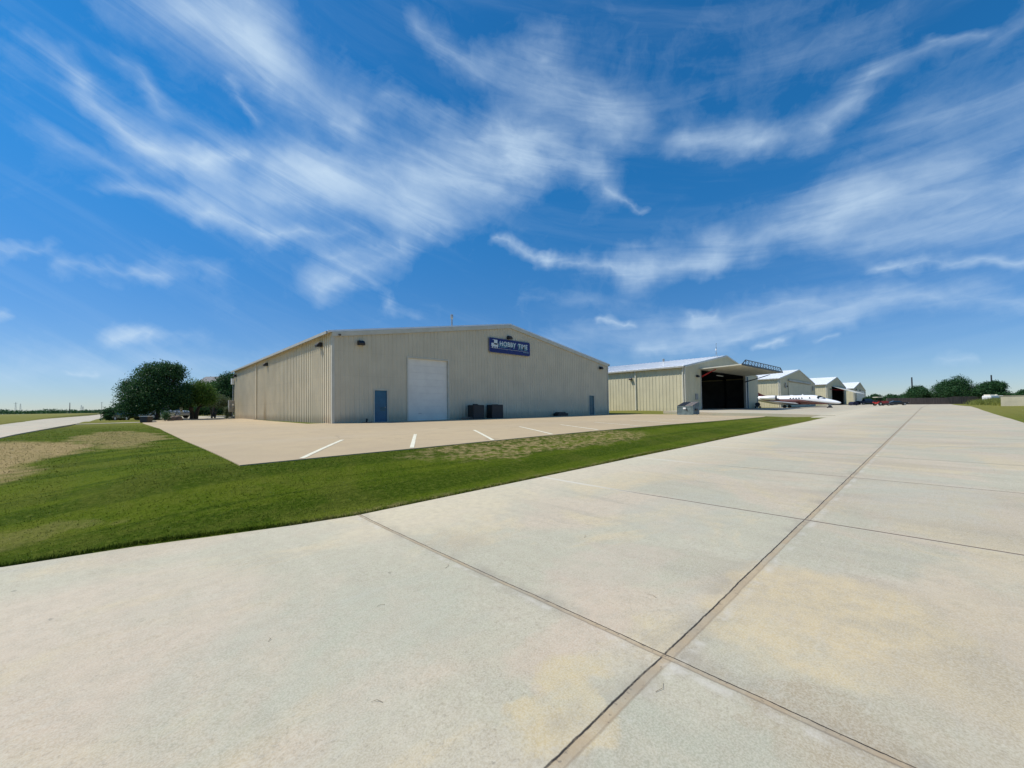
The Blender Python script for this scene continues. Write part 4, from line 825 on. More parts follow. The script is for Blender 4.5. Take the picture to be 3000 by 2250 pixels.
M_maroon = pm('maroon_paint', (.085, .012, .014), (.07, .010, .012), 2., .3, coat=.4); M_jwhite = pm('gloss_white', (.86, .86, .85), (.80, .80, .80), 1., .25, coat=.4); M_wing = pm('wing_grey', (.50, .50, .48), (.42, .42, .40), 1., .4); M_tyre = pm('tyre_rubber', (.015, .015, .015), (.03, .03, .03), 9., .8)
M_chrome = pm('polished_metal', (.6, .6, .6), (.5, .5, .5), 6., .2, .9)
def jet(label, loc, rz=0., body=None, scale=1.0, name='business_jet'):
    t = thing(name, label, 'airplane', loc, rz, None, scale)
    st = [(-5.90, .84, .03, .03), (-5.80, .85, .17, .15), (-5.4, .90, .30, .27), (-4.6, 1.02, .46, .42), (-3.9, 1.12, .60, .53), (-3.4, 1.20, .67, .62), (-2.9, 1.33, .73, .77), (-2.3, 1.43, .77, .85), (-1.6, 1.46, .79, .87), (0, 1.46, .79, .87), (2.5, 1.47, .79, .87), (3.8, 1.52, .76, .82), (5.0, 1.66, .66, .70), (6.4, 1.84, .48, .52), (7.8, 2.00, .28, .34), (9.0, 2.12, .10, .16)]
    rings = []
    for y, zc, w, h in st:
        rings.append([(w*cos(a), y, zc+h*sin(a)) for a in [2*pi*k/32 for k in range(32)]])
    mb = MB(); mb.loft(rings); f = mb.build('fuselage', body or M_jet, t, smooth=True)
    sub = f.modifiers.new('sub', 'SUBSURF'); sub.levels = 1; sub.render_levels = 1
    for k, (sx) in enumerate((-1, 1)):
        mb = MB(); P = [(sx*.46, -3.80, 1.66), (sx*.71, -2.85, 1.56), (sx*.72, -2.62, 1.80), (sx*.50, -2.75, 2.10), (sx*.12, -3.0, 2.14), (sx*.06, -3.70, 1.76)]
        mb.add([(p[0]*1.03, p[1], p[2]+.02) for p in P], [(0,1,2,3,4,5)]); mb.build('windscreen', M_glass, t)
        for y in (-1.6, -.45, -.02, .42, .85, 1.3):
            mb = MB(); x = sx*.783; mb.add([(x*1.004, y+.13*cos(a)*.8, 1.80+.17*sin(a)*.8) if True else 0 for a in [2*pi*q/14 for q in range(14)]], [tuple(range(14))]); mb.build('window', M_glass, t)
        # wing
        mb = MB(); r0 = [(sx*.55, .1, .72), (sx*.55, 2.6, .72), (sx*.55, 2.5, .88), (sx*.55, .5, .96)]; r1 = [(sx*7.7, 2.7, 1.30), (sx*7.7, 3.65, 1.30), (sx*7.7, 3.6, 1.35), (sx*7.7, 2.85, 1.38)]
        mb.loft([r0, r1]); mb.build('wing', M_wing, t)
        # engine
        mb = MB(); eng = [(3.40, .36), (3.45, .40), (4.0, .43), (5.0, .41), (5.7, .30), (6.1, .22)]
        mb.loft([[(sx*1.22+r*cos(a), y, 1.98+r*sin(a)) for a in [2*pi*q/20 for q in range(20)]] for y, r in eng]); e = mb.build('engine', M_jwhite, t, smooth=True)
        mb = MB(); mb.loft([[(sx*1.22+r*cos(a), y, 1.98+r*sin(a)) for a in [2*pi*q/20 for q in range(20)]] for y, r in ((3.385, .37), (3.36, .41), (3.50, .425))], caps=False); mb.tube([(sx*1.22, 3.38, 1.98), (sx*1.22, 3.40, 1.98)], .36, 20, 0); mb.build('intake', M_dark, e)
        mb = MB(); mb.loft([[(sx*.6, 3.9, 1.9), (sx*.6, 5.2, 1.9), (sx*.6, 5.2, 2.0), (sx*.6, 3.9, 2.0)], [(sx*1.0, 4.0, 1.92), (sx*1.0, 5.1, 1.92), (sx*1.0, 5.1, 2.0), (sx*1.0, 4.0, 2.0)]]); mb.build('pylon', M_jwhite, t)
        mb = MB(); mb.loft([[(0, 8.0, 4.28), (0, 9.6, 4.28), (0, 9.6, 4.36), (0, 8.0, 4.36)], [(sx*2.9, 9.0, 4.36), (sx*2.9, 9.8, 4.36), (sx*2.9, 9.8, 4.40), (sx*2.9, 9.0, 4.40)]]); mb.build('tailplane', M_jwhite, t)
        mb = MB(); mb.tube([(sx*1.75, 2.05, .85), (sx*1.8, 2.0, .26)], .06, 8); mb.build('gear_leg', M_chrome, t)
        mb = MB(); mb.tube([(sx*1.8-.11, 2.0, .29), (sx*1.8+.11, 2.0, .29)], .29, 18); mb.tube([(sx*1.8-.115, 2.0, .29), (sx*1.8+.115, 2.0, .29)], .15, 12); w_ = mb.build('wheel', M_tyre, t)
    mb = MB(); mb.prism([(-.05, 3.9, 2.30), (-.05, 5.6, 2.45), (-.05, 6.6, 3.0), (-.05, 8.0, 4.3), (-.05, 9.5, 4.3), (-.05, 8.6, 2.1), (-.05, 6.0, 2.15)], (.10, 0, 0)); mb.build('tail_fin', M_maroon, t, bevel=.02)
    mb = MB(); mb.tube([(0, -4.30, .75), (0, -4.34, .22)], .05, 8); mb.build('gear_leg', M_chrome, t)
    mb = MB(); mb.tube([(-.09, -4.34, .20), (.09, -4.34, .20)], .20, 16); mb.build('wheel', M_tyre, t)
    mb = MB(); mb.prism([(-.18, -4.75, 0.), (-.18, -4.0, 0.), (-.18, -4.2, .42), (-.18, -4.48, .42)], (.36, 0, 0)); mb.build('wheel_chock', M_dark, t)
    mb = MB(); mb.prism([(-.02, -.55, 2.30), (-.02, -.25, 2.30), (-.02, -.42, 2.52), (-.02, -.52, 2.52)], (.04, 0, 0)); mb.box((-.1, 1.0, 2.30), (.1, 1.5, 2.40)); mb.build('antenna', M_jwhite, t)
    return t
gj = 1.0
jet('white business jet with maroon stripes parked nose out beside the open hangar', (89.0, 17.05, ta(89, 17)+.0), 0.)
t = thing('wing_chock', 'long low grey tow bar lying under the jet', 'tow bar', (87.3, 15.9, ta(87.3, 15.9))); mb = MB(); mb.box((-.1, -3.2, .12), (.1, 2.6, .22)); mb.build('bar', M_dark, t); mb = MB(); mb.tube([(-.2, -3.1, .1), (.2, -3.1, .1)], .1, 10); mb.build('wheel', M_tyre, t)
jet('dim white airplane parked in the dark of the open hangar', (69.5, 36.0, 1.15), .25, None, .92, 'stored_airplane')
def bench(label, x, y, w, z):
    t = thing('workbench', label, 'workbench', (x, y, z)); mb = MB(); mb.box((-w/2, -.4, .86), (w/2, .4, .92)); mb.build('top', M_white, t)
    for sx in (-1, 1):
        for sy in (-1, 1): mb = MB(); mb.box((sx*w/2-.06*(sx > 0), sy*.38-.06*(sy > 0), 0), (sx*w/2+.06*(sx < 0), sy*.38+.06*(sy < 0), .86)); mb.build('leg', M_steel, t)
bench('pale workbench deep inside the open hangar on the left', 60.5, 30.0, 4.5, 1.142)

# ------------------------------------------------------------------ dumpster
m_d = pm('dumpster_blue_grey', (.155, .21, .215), (.10, .14, .145), 2.2, .55, bmp=.15); m_dr = pm('dumpster_worn_rim', (.13, .13, .13), (.22, .17, .13), 5., .6)
zd = tg(40.9, 17.1)+.035
dm = thing('dumpster', 'grey blue steel dumpster with two dark lids beside the raised concrete apron', 'dumpster', (40.9, 17.2, zd), radians(-94), None, .88)
mb = MB(); hw, y0, y1, hf, hb = .93, -.75, .75, 1.0, 1.42
mb.prism([(-hw, y0+.04, .06), (-hw, y1, .06), (-hw, y1, hb), (-hw, y0, hf)], (2*hw, 0, 0)); mb.box((-hw-.02, y0-.03, hf-.08), (hw+.02, y0+.0, hf+.02))
mb.box((-hw, y0-.02, 0.02), (hw, y0+.03, .14)); mb.box((-hw-.03, y0-.01, .1), (-hw, y0+.06, hf)); mb.box((hw, y0-.01, .1), (hw+.03, y0+.06, hf)); mb.build('bin', m_d, dm, bevel=.01)
for sx in (-1, 1):
    mb = MB(); x0, x1 = (sx*hw*.97, sx*.04); sl_ = lambda y: hf+.02+(hb-hf)*(y-y0)/(y1-y0)
    mb.prism([(min(x0, x1), y0-.02, sl_(y0)+.0), (min(x0, x1), y1, sl_(y1)), (min(x0, x1), y1, sl_(y1)+.05), (min(x0, x1), y0-.02, sl_(y0)+.05)], (abs(x0-x1), 0, 0))
    for q in range(3): xx = min(x0, x1)+.12+q*.27; mb.prism([(xx, y0+.06, sl_(y0+.06)+.05), (xx, y1-.1, sl_(y1-.1)+.05), (xx, y1-.1, sl_(y1-.1)+.075), (xx, y0+.06, sl_(y0+.06)+.075)], (.09, 0, 0))
    l_ = mb.build('lid', M_black if sx < 0 else m_dr, dm)
    mb = MB(); mb.box((sx*(hw+.02)-.08*(sx < 0)-.0, -.32, .50), (sx*(hw+.02)+.08*(sx > 0), .18, .72)); mb.build('fork_pocket', M_black, dm)
    mb = MB()
    for yy in (-.6, .6): mb.tube([(sx*.7, yy, .06), (sx*.7+.06, yy, .06)], .06, 10)
    build_each(mb, 'caster', M_black, dm)
mb = MB(); mb.box((-.22, y0-.045, .66), (.10, y0-.02, .86)); mb.build('label_plate', M_white, dm); mb = MB(); mb.box((.14, y0-.035, .5), (.26, y0-.02, .66)); mb.build('sticker', M_dark, dm)

def dirp(src_x, dist):   # far poles stand on known bearings
    a = (src_x-1500)/1176.28; v = F_+R_*a; v.z = 0; v.normalize(); return v.x*dist, v.y*dist
def span(src_x, dist, px): return px*dist/math.hypot(1, (src_x-1500)/1176.28)/1176.28     # metres that subtend the given angle at that bearing
# ------------------------------------------------------------------ cars, tractor, trailer (all far away)
M_truckw = pm('white_truck_paint', (.62, .63, .63), (.55, .56, .56), 1., .3, coat=.5); M_truckb = pm('dark_blue_paint', (.012, .03, .06), (.01, .025, .05), 1., .3, coat=.5); M_silver = pm('silver_paint', (.35, .36, .37), (.3, .31, .32), 1., .3, .3); M_cblack = pm('black_car_paint', (.012, .012, .014), (.01, .01, .011), 1., .25, coat=.5); M_trac = pm('red_tractor_paint', (.48, .035, .03), (.40, .03, .03), 2., .4); M_awn = pm('cream_canopy', (.80, .76, .60), (.72, .68, .52), 2., .6); M_navycloth = pm('navy_tarpaulin', (.006, .008, .035), (.004, .006, .025), 2., .7, bmp=.3)
def vehicle(name, label, cat, loc, rz, paint, kind='pickup', group=None, k=1.0):
    t = thing(name, label, cat, loc, rz, group, k)
    L, W = (5.4, 1.9) if kind == 'pickup' else (4.7, 1.8)
    if kind == 'pickup':
        prof = [(-2.7, .45), (2.65, .45), (2.7, .75), (2.6, 1.02), (1.25, 1.12), (.75, 1.14), (-2.68, 1.14), (-2.7, .6)]; cab = [(1.15, 1.12), (.45, 1.78), (-.75, 1.80), (-.95, 1.14)]
        wins = [[(.98, 1.18), (.40, 1.70), (-.05, 1.70), (-.05, 1.18)], [(-.12, 1.18), (-.12, 1.70), (-.70, 1.72), (-.84, 1.18)]]; wx_ = 1.7
    else:
        prof = [(-2.3, .35), (2.3, .35), (2.35, .65), (2.2, .85), (1.1, .98), (-1.9, 1.0), (-2.33, .85)]; cab = [(1.05, .97), (.35, 1.42), (-1.0, 1.45), (-1.85, .99)]
        wins = [[(.88, 1.0), (.32, 1.36), (-.25, 1.37), (-.25, 1.0)], [(-.32, 1.0), (-.32, 1.37), (-.95, 1.38), (-1.55, 1.02)]]; wx_ = 1.42
    mb = MB(); mb.prism([(x, -W/2, z) for x, z in prof], (0, W, 0)); body = mb.build('body', paint, t, bevel=.05)
    mb = MB(); n = len(cab); A = [(x, -W/2+.08+(.12 if z > 1.3 else 0), z) for x, z in cab]; B = [(x, W/2-.08-(.12 if z > 1.3 else 0), z) for x, z in cab]; mb.add(A+B, [tuple(range(n)), tuple(range(2*n-1, n-1, -1))]+[(i, (i+1) % n, n+(i+1) % n, n+i) for i in range(n)]); mb.build('cab', paint, t, bevel=.02)
    for sy in (-1, 1):
        for w_ in wins: mb = MB(); mb.add([(x, sy*(W/2-.08-(.12 if z > 1.3 else .0)+.012), z) for x, z in w_], [(0,1,2,3)]); mb.build('window', M_glass, t)
        mb = MB(); mb.box((prof[1][0]-.06, sy*.62-.18, .68), (prof[1][0]+.06, sy*.62+.18, .84)); mb.build('headlight', M_lens, t)
        for sx in (-1, 1):
            mb = MB(); mb.tube([(sx*wx_, sy*(W/2-.22), .36), (sx*wx_, sy*(W/2+.01), .36)], .36, 18); w = mb.build('wheel', M_tyre, t); mb = MB(); mb.tube([(sx*wx_, sy*(W/2-.1), .36), (sx*wx_, sy*(W/2+.02), .36)], .20, 12); mb.build('rim', M_steel, w)
    c0, c1 = cab[0], cab[1]; mb = MB(); mb.add([(c0[0]-.04, -W/2+.2, c0[1]+.05), (c0[0]-.04, W/2-.2, c0[1]+.05), (c1[0]+.06, W/2-.3, c1[1]-.05), (c1[0]+.06, -W/2+.3, c1[1]-.05)], [(0,1,2,3)]); mb.v = [(x+.03, y, z+.02) for x, y, z in mb.v]; mb.build('windscreen', M_glass, t)
    return t
vehicle('pickup_truck', 'white pickup truck in the shade behind the big tree', 'pickup truck', (1.25, 64.0, tg(1.25, 64)+.03), radians(-42), M_truckw)
vehicle('parked_car', 'silver car half hidden behind the tree trunks and the rock', 'car', (3.55, 66.0, tg(3.4, 66)+.05), radians(-50), M_silver, 'car')
vehicle('parked_car', 'dark car under the left edge of the big tree', 'car', (-.25, 58.5, tg(-.25, 58.5)+.03), radians(-60), M_cblack, 'car', k=.62)
vehicle('pickup_truck', 'dark blue pickup truck parked by the farthest hangar', 'pickup truck', (164.0, 14.3, TA(np.array([164.]), np.array([14.3]))[0]), radians(-50), M_truckb)
vehicle('parked_car', 'black car just right of the red tractor', 'car', (139.0, 6.4, ta(139, 6.4)), radians(-75), M_cblack, 'car', k=.8)
vehicle('parked_van', 'tiny white van far off in the field left of the big tree', 'van', (*dirp(349, 330), tg(*dirp(349, 330))), radians(-20), M_truckw, 'car', k=1.2)
# tractor with canopy and mower deck
t = thing('tractor', 'red tractor mower with a cream canopy far out on the apron', 'tractor', (124.0, 8.45, ta(124, 8.45)), radians(-38), None, .92)
mb = MB(); mb.prism([(-.5, -.42, .55), (1.7, -.42, .55), (1.75, -.42, .95), (1.2, -.42, 1.15), (-.5, -.42, 1.2)], (0, .84, 0)); mb.build('bonnet', M_trac, t, bevel=.04)
mb = MB(); mb.box((-1.5, -.8, .75), (-.5, -.45, .95)); mb.box((-1.5, .45, .75), (-.5, .8, .95)); mb.box((-1.4, -.45, .5), (-.5, .45, .8)); build_each(mb, 'fender', M_trac, t, bevel=.03)
mb = MB(); mb.box((-1.3, -.25, .8), (-.85, .25, .92)); mb.box((-1.38, -.25, .9), (-1.28, .25, 1.3)); mb.build('seat', M_black, t)
mb = MB()
for x in (-1.35, -.45):
    for y in (-.4, .4): mb.tube([(x, y, .9), (x, y, 2.05)], .03, 6)
build_each(mb, 'canopy_post', M_black, t); mb = MB(); mb.box((-1.6, -.65, 2.03), (-.1, .65, 2.16)); mb.build('canopy', M_awn, t, bevel=.03)
for sx, r in ((-1.0, .48), (1.25, .30)):
    for sy in (-.68, .68): mb = MB(); mb.tube([(sx, sy-.12, r), (sx, sy+.12, r)], r, 18); w = mb.build('wheel', M_tyre, t); mb = MB(); mb.tube([(sx, sy-.13, r), (sx, sy+.13, r)], r*.45, 12); mb.build('rim', M_awn, w)
mb = MB(); mb.box((1.9, -1.3, .14), (3.0, 1.3, .38)); mb.prism([(1.9, -1.3, .38), (3.0, -1.3, .38), (2.7, -1.3, .5), (2.1, -1.3, .5)], (0, 2.6, 0)); mb.box((1.6, -.1, .3), (1.95, .1, .42)); mb.build('mower_deck', M_black, t, bevel=.02)
mb = MB(); mb.tube([(-.45, 0, 1.15), (-.6, 0, 1.35)], .02, 6); mb.tube([(-.62, -.18, 1.36), (-.62, .18, 1.36)], .03, 6); mb.build('steering_wheel', M_black, t)
t = thing('covered_trailer', 'navy tarpaulin covered trailer between the last two hangars', 'trailer', (137.0, 14.6, ta(137, 14.6)), radians(-43), None, .6)
mb = MB(); mb.prism([(-1.25, -1., .15), (1.25, -1., .15), (1.25, -1., 1.25), (.5, -1., 1.65), (-.5, -1., 1.65), (-1.25, -1., 1.25)], (0, 2.4, 0)); mb.build('cover', M_navycloth, t, bevel=.06)
mb = MB(); mb.box((-1.2, -1.3, .22), (1.2, 1.3, .3)); mb.build('chassis', M_dark, t)
for sx in (-1.28, 1.28): mb = MB(); mb.tube([(sx-.08, .2, .3), (sx+.08, .2, .3)], .3, 14); mb.build('wheel', M_tyre, t)

# ------------------------------------------------------------------ fence, wall, tank on the right
m_f = pm('weathered_fence_boards', (.14, .105, .085), (.085, .068, .058), 1.6, .85, stretch=(3, 3, .3)); fp = [(158.5, 9.5), (178, -11.5)]
t = thing('board_fence', 'long dark brown board fence closing the far end of the apron', 'fence', (fp[0][0], fp[0][1], 0)); d = Vector((fp[1][0]-fp[0][0], fp[1][1]-fp[0][1], 0)); n_ = int(d.length/.16); mb = MB(); rr = random.Random(3)
for i in range(n_):
    a = d*(i/n_); c_ = d*((i+.9)/n_); h = 2.15+rr.uniform(-.05, .05); z = tg(fp[0][0]+a.x, fp[0][1]+a.y); off = rr.uniform(-.01, .01); nn = Vector((-d.y, d.x, 0)).normalized()*(.012); a = a+nn*off*50*.1
    mb.add([tuple(a-nn+Vector((0,0,z))), tuple(c_-nn+Vector((0,0,z))), tuple(c_-nn+Vector((0,0,z+h))), tuple(a-nn+Vector((0,0,z+h))), tuple(a+nn+Vector((0,0,z))), tuple(c_+nn+Vector((0,0,z))), tuple(c_+nn+Vector((0,0,z+h))), tuple(a+nn+Vector((0,0,z+h)))], [(0,1,2,3),(7,6,5,4),(0,4,5,1),(1,5,6,2),(2,6,7,3),(3,7,4,0)])
mb.build('boards', m_f, t)
for i in range(0, 12):
    p_ = d*(i/11); z = tg(fp[0][0]+p_.x, fp[0][1]+p_.y); mb = MB(); mb.box((p_.x+.04, p_.y+.04, z), (p_.x+.16, p_.y+.16, z+2.2)); mb.build('post', m_f, t)
mb = MB()
for zz in (.4, 1.8): mb.bar((.04, .04, 1.3+zz), (d.x+.04, d.y+.04, tg(*fp[1])+zz), .05, .09)
build_each(mb, 'rail', m_f, t)
t = thing('storage_tank', 'white rectangular tank in the tall grass at the right edge', 'tank', (113.5, -7.25, tg(113.5, -7.25)+.25), radians(-42)); mb = MB(); mb.box((-1.2, -.7, .0), (1.2, .7, 1.35)); mb.build('body', M_white, t, bevel=.08); mb = MB(); mb.box((-1.1, -.5, 1.35), (-.2, .5, 1.56)); mb.tube([(.6, 0, 1.4), (.6, 0, 1.56)], .2, 12); mb.build('lid', M_awn, t, bevel=.03)
mb = MB(); mb.box((-1.4, -.6, -.5), (-1.1, .6, 0)); mb.box((1.1, -.6, -.5), (1.4, .6, 0)); build_each(mb, 'support', M_concrete, t)
m_b = pm('cream_embankment', (.52, .47, .33), (.44, .40, .29), .8, .8)
t = thing('low_building', 'low cream flat roofed building at the far right edge', 'building', (87.0, -6.25, 0), radians(-95)); zb_ = .85
mb = MB(); mb.box((0, 0, zb_), (22, 9, zb_+1.55)); mb.build('wall', m_b, t); mb = MB(); mb.prism([(-.2, -.05, zb_+1.55), (22.2, -.05, zb_+1.55), (22.2, -.05, zb_+1.60), (-.2, -.05, zb_+1.60)], (0, 9.3, 0)); mb.build('roof', m_b, t)

def pole(label, x, y, h, r=.12, arm=1.2, z=None, name='utility_pole', lat=False):
    z = tg(x, y) if z is None else z; t = thing(name, label, 'pole', (x, y, z), radians(-40), 'poles against the sky')
    mb = MB()
    if lat:
        w = r*3
        for sx in (-1, 1):
            for sy in (-1, 1): mb.tube([(sx*w, sy*w, 0), (sx*w*.25, sy*w*.25, h)], r*.3, 5)
        for i in range(8): z0_, z1_ = h*i/8, h*(i+1)/8; k0, k1 = w*(1-.75*i/8), w*(1-.75*(i+1)/8); mb.tube([(-k0, -k0, z0_), (k1, k1, z1_)], r*.2, 4); mb.tube([(k0, -k0, z0_), (-k1, k1, z1_)], r*.2, 4)
    else: mb.tube([(0, 0, 0), (0, 0, h)], [r, r*.7], 8)
    mb.build('shaft', M_dark if not lat else M_steel, t)
    if arm: mb = MB(); mb.box((-arm, -.06, h*.93), (arm, .06, h*.93+.14)); mb.build('crossarm', M_dark, t)
    return t
pole('tall dark leaning pole rising from the nearer tree behind the fence', 181.5, 4.9, 8.9, .24, 0)
pole('tall dark pole rising from the rightmost tree crown behind the fence', 199, -12.6, 9.0, .24, 0)
M_far = None
for lab, sx_, dist, hp, r, arm, lat in (('thick dark pole, the most solid of the poles on the left horizon', 205, 420, 29, .24, 0, False), ('short thin pole just right of the thick dark pole', 218.5, 600, 9, .2, 0, False), ('slim lattice mast, left one of a close pair on the left horizon', 239, 640, 23, .26, 0, True), ('slim lattice mast, right one of a close pair on the left horizon', 243.8, 640, 19, .26, 0, True), ('very thin tall light mast with a tiny head on the left horizon', 298.5, 640, 32, .2, 1.3, False), ('short thin pole behind the field nearest the big tree', 330, 620, 10, .25, 0, False), ('thin dark pole just left of the big tree', 345.5, 520, 18, .3, 0, False), ('pale lattice mast at the far left edge of the horizon', 46.5, 900, 34, .3, 3, True), ('pale lattice mast second from the left edge', 60.5, 900, 30, .3, 0, True), ('small stubby mast above the tree line at the far left', 97, 640, 11, .3, 0, False)):
    x_, y_ = dirp(sx_, dist); pole(lab, x_, y_, span(sx_, dist, hp+3), r, arm, None, 'distant_mast', lat)
t = thing('distant_building', 'long low white building on the left horizon', 'building', (*dirp(12, 600), tg(*dirp(12, 600))), radians(-43)); mb = MB(); mb.box((-14, -4, 0), (14, 4, 1.3)); mb.build('wall', M_white, t); mb = MB(); mb.prism([(-14.5, -4.5, 1.3), (14.5, -4.5, 1.3), (13, -4.5, 2.6), (-13, -4.5, 2.6)], (0, 9, 0)); mb.build('roof', M_dark, t)

# ------------------------------------------------------------------ vegetation
def mat_leaf(name, c1, c2, c3):
    m, t, b = nt_new(name); a = t.nodes.new('ShaderNodeAttribute'); a.attribute_name = 'tone'
    n = noise(t, wpos(t), .9, 3, .5)
    c = mixc(t, a.outputs['Fac'], c1, c2); c = mixc(t, mrange(t, n, .45, .7, 0, .6), c, c3); t.links.new(c, b.inputs['Base Color']); b.inputs['Roughness'].default_value = .55; b.inputs['Specular IOR Level'].default_value = .25
    tr = t.nodes.new('ShaderNodeBsdfTranslucent'); t.links.new(c, tr.inputs['Color']); mx_ = t.nodes.new('ShaderNodeMixShader'); mx_.inputs[0].default_value = .35
    t.links.new(b.outputs[0], mx_.inputs[1]); t.links.new(tr.outputs[0], mx_.inputs[2]); t.links.new(mx_.outputs[0], t.nodes['Material Output'].inputs['Surface']); return m
M_leafd = mat_leaf('dark_leaves', (.020, .070, .024), (.055, .130, .040), (.034, .105, .045)); M_leafg = mat_leaf('green_leaves', (.042, .105, .016), (.110, .200, .028), (.065, .150, .022)); M_leafo = mat_leaf('olive_leaves', (.08, .11, .05), (.15, .18, .09), (.10, .13, .07)); M_leafy = mat_leaf('yellow_green_grass', (.17, .20, .04), (.28, .30, .07), (.20, .22, .05))
M_bark = pm('bark', (.075, .058, .045), (.035, .028, .022), 2., .95, stretch=(2, 2, .5), bmp=.6)
def leaves_mesh(name, P, size, mat_, parent, seed, up=0.):
    r = np.random.default_rng(seed); n = len(P); a = r.standard_normal((n, 3)); a /= np.linalg.norm(a, axis=1)[:, None]; c_ = r.standard_normal((n, 3)); b_ = np.cross(a, c_); b_ /= np.linalg.norm(b_, axis=1)[:, None]
    s = size*(.5+r.random(n))[:, None]; V = np.empty((n, 4, 3)); V[:, 0] = P-a*s; V[:, 1] = P+b_*s*.42; V[:, 2] = P+a*s; V[:, 3] = P-b_*s*.42
    me = bpy.data.meshes.new(name); me.vertices.add(4*n); me.vertices.foreach_set('co', V.ravel()); me.loops.add(4*n); me.loops.foreach_set('vertex_index', np.arange(4*n)); me.polygons.add(n); me.polygons.foreach_set('loop_start', np.arange(0, 4*n, 4)); me.polygons.foreach_set('loop_total', np.full(n, 4)); me.update(calc_edges=True)
    me.attributes.new('tone', 'FLOAT', 'POINT').data.foreach_set('value', np.repeat(r.random(n), 4)); me.materials.append(mat_); o = bpy.data.objects.new(name, me); COL.objects.link(o); o.parent = parent; return o
def tree(name, label, x, y, h, lobes, nleaf, mat_, seed, trunk_r=.18, fork=.25, size=.12, cat='tree', group=None, lean=(0, 0), stems=1, z=None, rz=radians(-43.5)):
    """lobes: (dx, dy, z, rx, ry, rz) clumps around the trunk, dx runs along the view's horizontal"""
    z0 = tg(x, y) if z is None else z; t = thing(name, label, cat, (x, y, z0), rz, group); r = np.random.default_rng(seed)
    mb = MB(); tops = []
    for sgi in range(stems):
        ang = 2*pi*sgi/stems+.5; bx, by = (.18*cos(ang), .18*sin(ang)) if stems > 1 else (0, 0)
        fx_, fz_ = lean[0]*h*fork+bx*2.5, h*fork; mb.tube([(bx, by, -.1), (bx+(fx_-bx)*.5+.03, by, fz_*.5), (fx_, by*2.5, fz_)], [trunk_r*1.35, trunk_r, trunk_r*.8], 9); tops.append(Vector((fx_, by*2.5, fz_)))
    for i, L_ in enumerate(lobes):
        c_ = Vector(L_[:3]); s_ = min(tops, key=lambda q: (q-c_).length); midp = s_.lerp(c_, .5)+Vector((r.uniform(-.2, .2), r.uniform(-.2, .2), -.1*(c_-s_).length)); mb.tube([s_, midp, c_], [trunk_r*.6, trunk_r*.38, trunk_r*.12], 7)
        for q in range(3):
            e_ = c_+Vector((r.uniform(-1, 1)*L_[3]*.8, r.uniform(-1, 1)*L_[4]*.8, r.uniform(-.3, .8)*L_[5])); mb.tube([midp.lerp(c_, .5), e_], [trunk_r*.22, trunk_r*.05], 5)
    mb.build('trunk', M_bark, t, smooth=False)
    vol = np.array([L_[3]*L_[4]*L_[5] for L_ in lobes])**.72; cnt = (nleaf*vol/vol.sum()).astype(int); PP = []
    for L_, n in zip(lobes, cnt):
        # each lobe is made of many sprigs with gaps between them
        ns = max(6, int(n/26)); d_ = r.standard_normal((ns, 3)); d_ /= np.linalg.norm(d_, axis=1)[:, None]; rad = .42+.52*r.random(ns)**.6; cen = d_*rad[:, None]*np.array(L_[3:6]); sp_ = np.array(L_[3:6]).mean()*.17+.06
        k = r.integers(0, ns, n); out = d_[k]*np.array([1, 1, 1.]); off = r.standard_normal((n, 3))*sp_*np.array([1, 1, .7]); off += out*(r.random(n)[:, None]**2)*sp_*1.2; PP.append(cen[k]+off+np.array(L_[:3]))
    P = np.concatenate(PP); P = P[P[:, 2] > .12]
    leaves_mesh('crown', P, size, mat_, t, seed+50); return t
tree('live_oak', 'largest dark green tree, left of the warehouse, with a low spreading crown', 1.95, 53.5, 6.0, [(0.09, 0.0, 4.56, 1.47, 1.38, 1.07), (-1.1, 0.09, 3.91, 1.2, 1.2, 1.07), (1.38, 0.0, 4.56, 1.01, 1.1, 0.93), (-2.3, 0.0, 2.88, 1.1, 1.2, 1.12), (-2.67, -0.09, 1.67, 0.92, 1.1, 0.98), (-1.38, -0.28, 2.42, 1.38, 1.38, 1.3), (0.0, -0.28, 2.7, 1.56, 1.38, 1.4), (1.38, 0.18, 2.79, 1.38, 1.29, 1.12), (-1.84, 0.18, 1.4, 1.1, 1.1, 0.84), (-2.94, 0.0, 3.35, 0.55, 0.74, 0.56), (2.3, 0.18, 2.23, 0.83, 0.92, 0.74), (0.74, 0.0, 4.93, 0.92, 0.92, 0.65), (1.93, 0.0, 4.84, 0.55, 0.64, 0.65), (-0.55, 0.0, 5.02, 0.74, 0.74, 0.56), (-1.0, -0.4, 1.15, 1.3, 1.1, 0.6), (0.9, -0.3, 1.5, 1.2, 1.1, 0.7), (-2.7, -0.2, 0.9, 0.8, 0.9, 0.6), (2.0, 0, 1.6, 0.8, 0.9, 0.6)], 60000, M_leafd, 21, .17, .2, .075)
tree('oak', 'mid green tree with a forked trunk right of the big dark tree', 4.75, 53.5, 4.6, [(0.31, 0.0, 3.14, 1.28, 1.23, 0.86), (-0.62, 0.0, 2.76, 1.12, 1.12, 0.86), (1.12, 0.21, 2.47, 0.92, 1.02, 0.75), (0.21, -0.31, 2.28, 1.33, 1.12, 0.67), (1.54, 0.0, 1.81, 0.52, 0.62, 0.38), (-0.99, -0.22, 1.74, 0.88, 0.88, 0.61)], 24000, M_leafg, 33, .17, .27, .07, stems=3)
tree('elm', 'yellowish green tree in front of the grey hip roof', 8.6, 71.0, 7.3, [(0.0, 0.0, 3.93, 1.08, 1.17, 0.9), (-1.26, 0.0, 3.17, 1.35, 1.26, 0.9), (1.08, 0.0, 3.17, 1.17, 1.17, 0.83), (0.0, 0.0, 2.69, 1.71, 1.44, 0.76)], 20000, M_leafg, 45, .16, .3, .10)
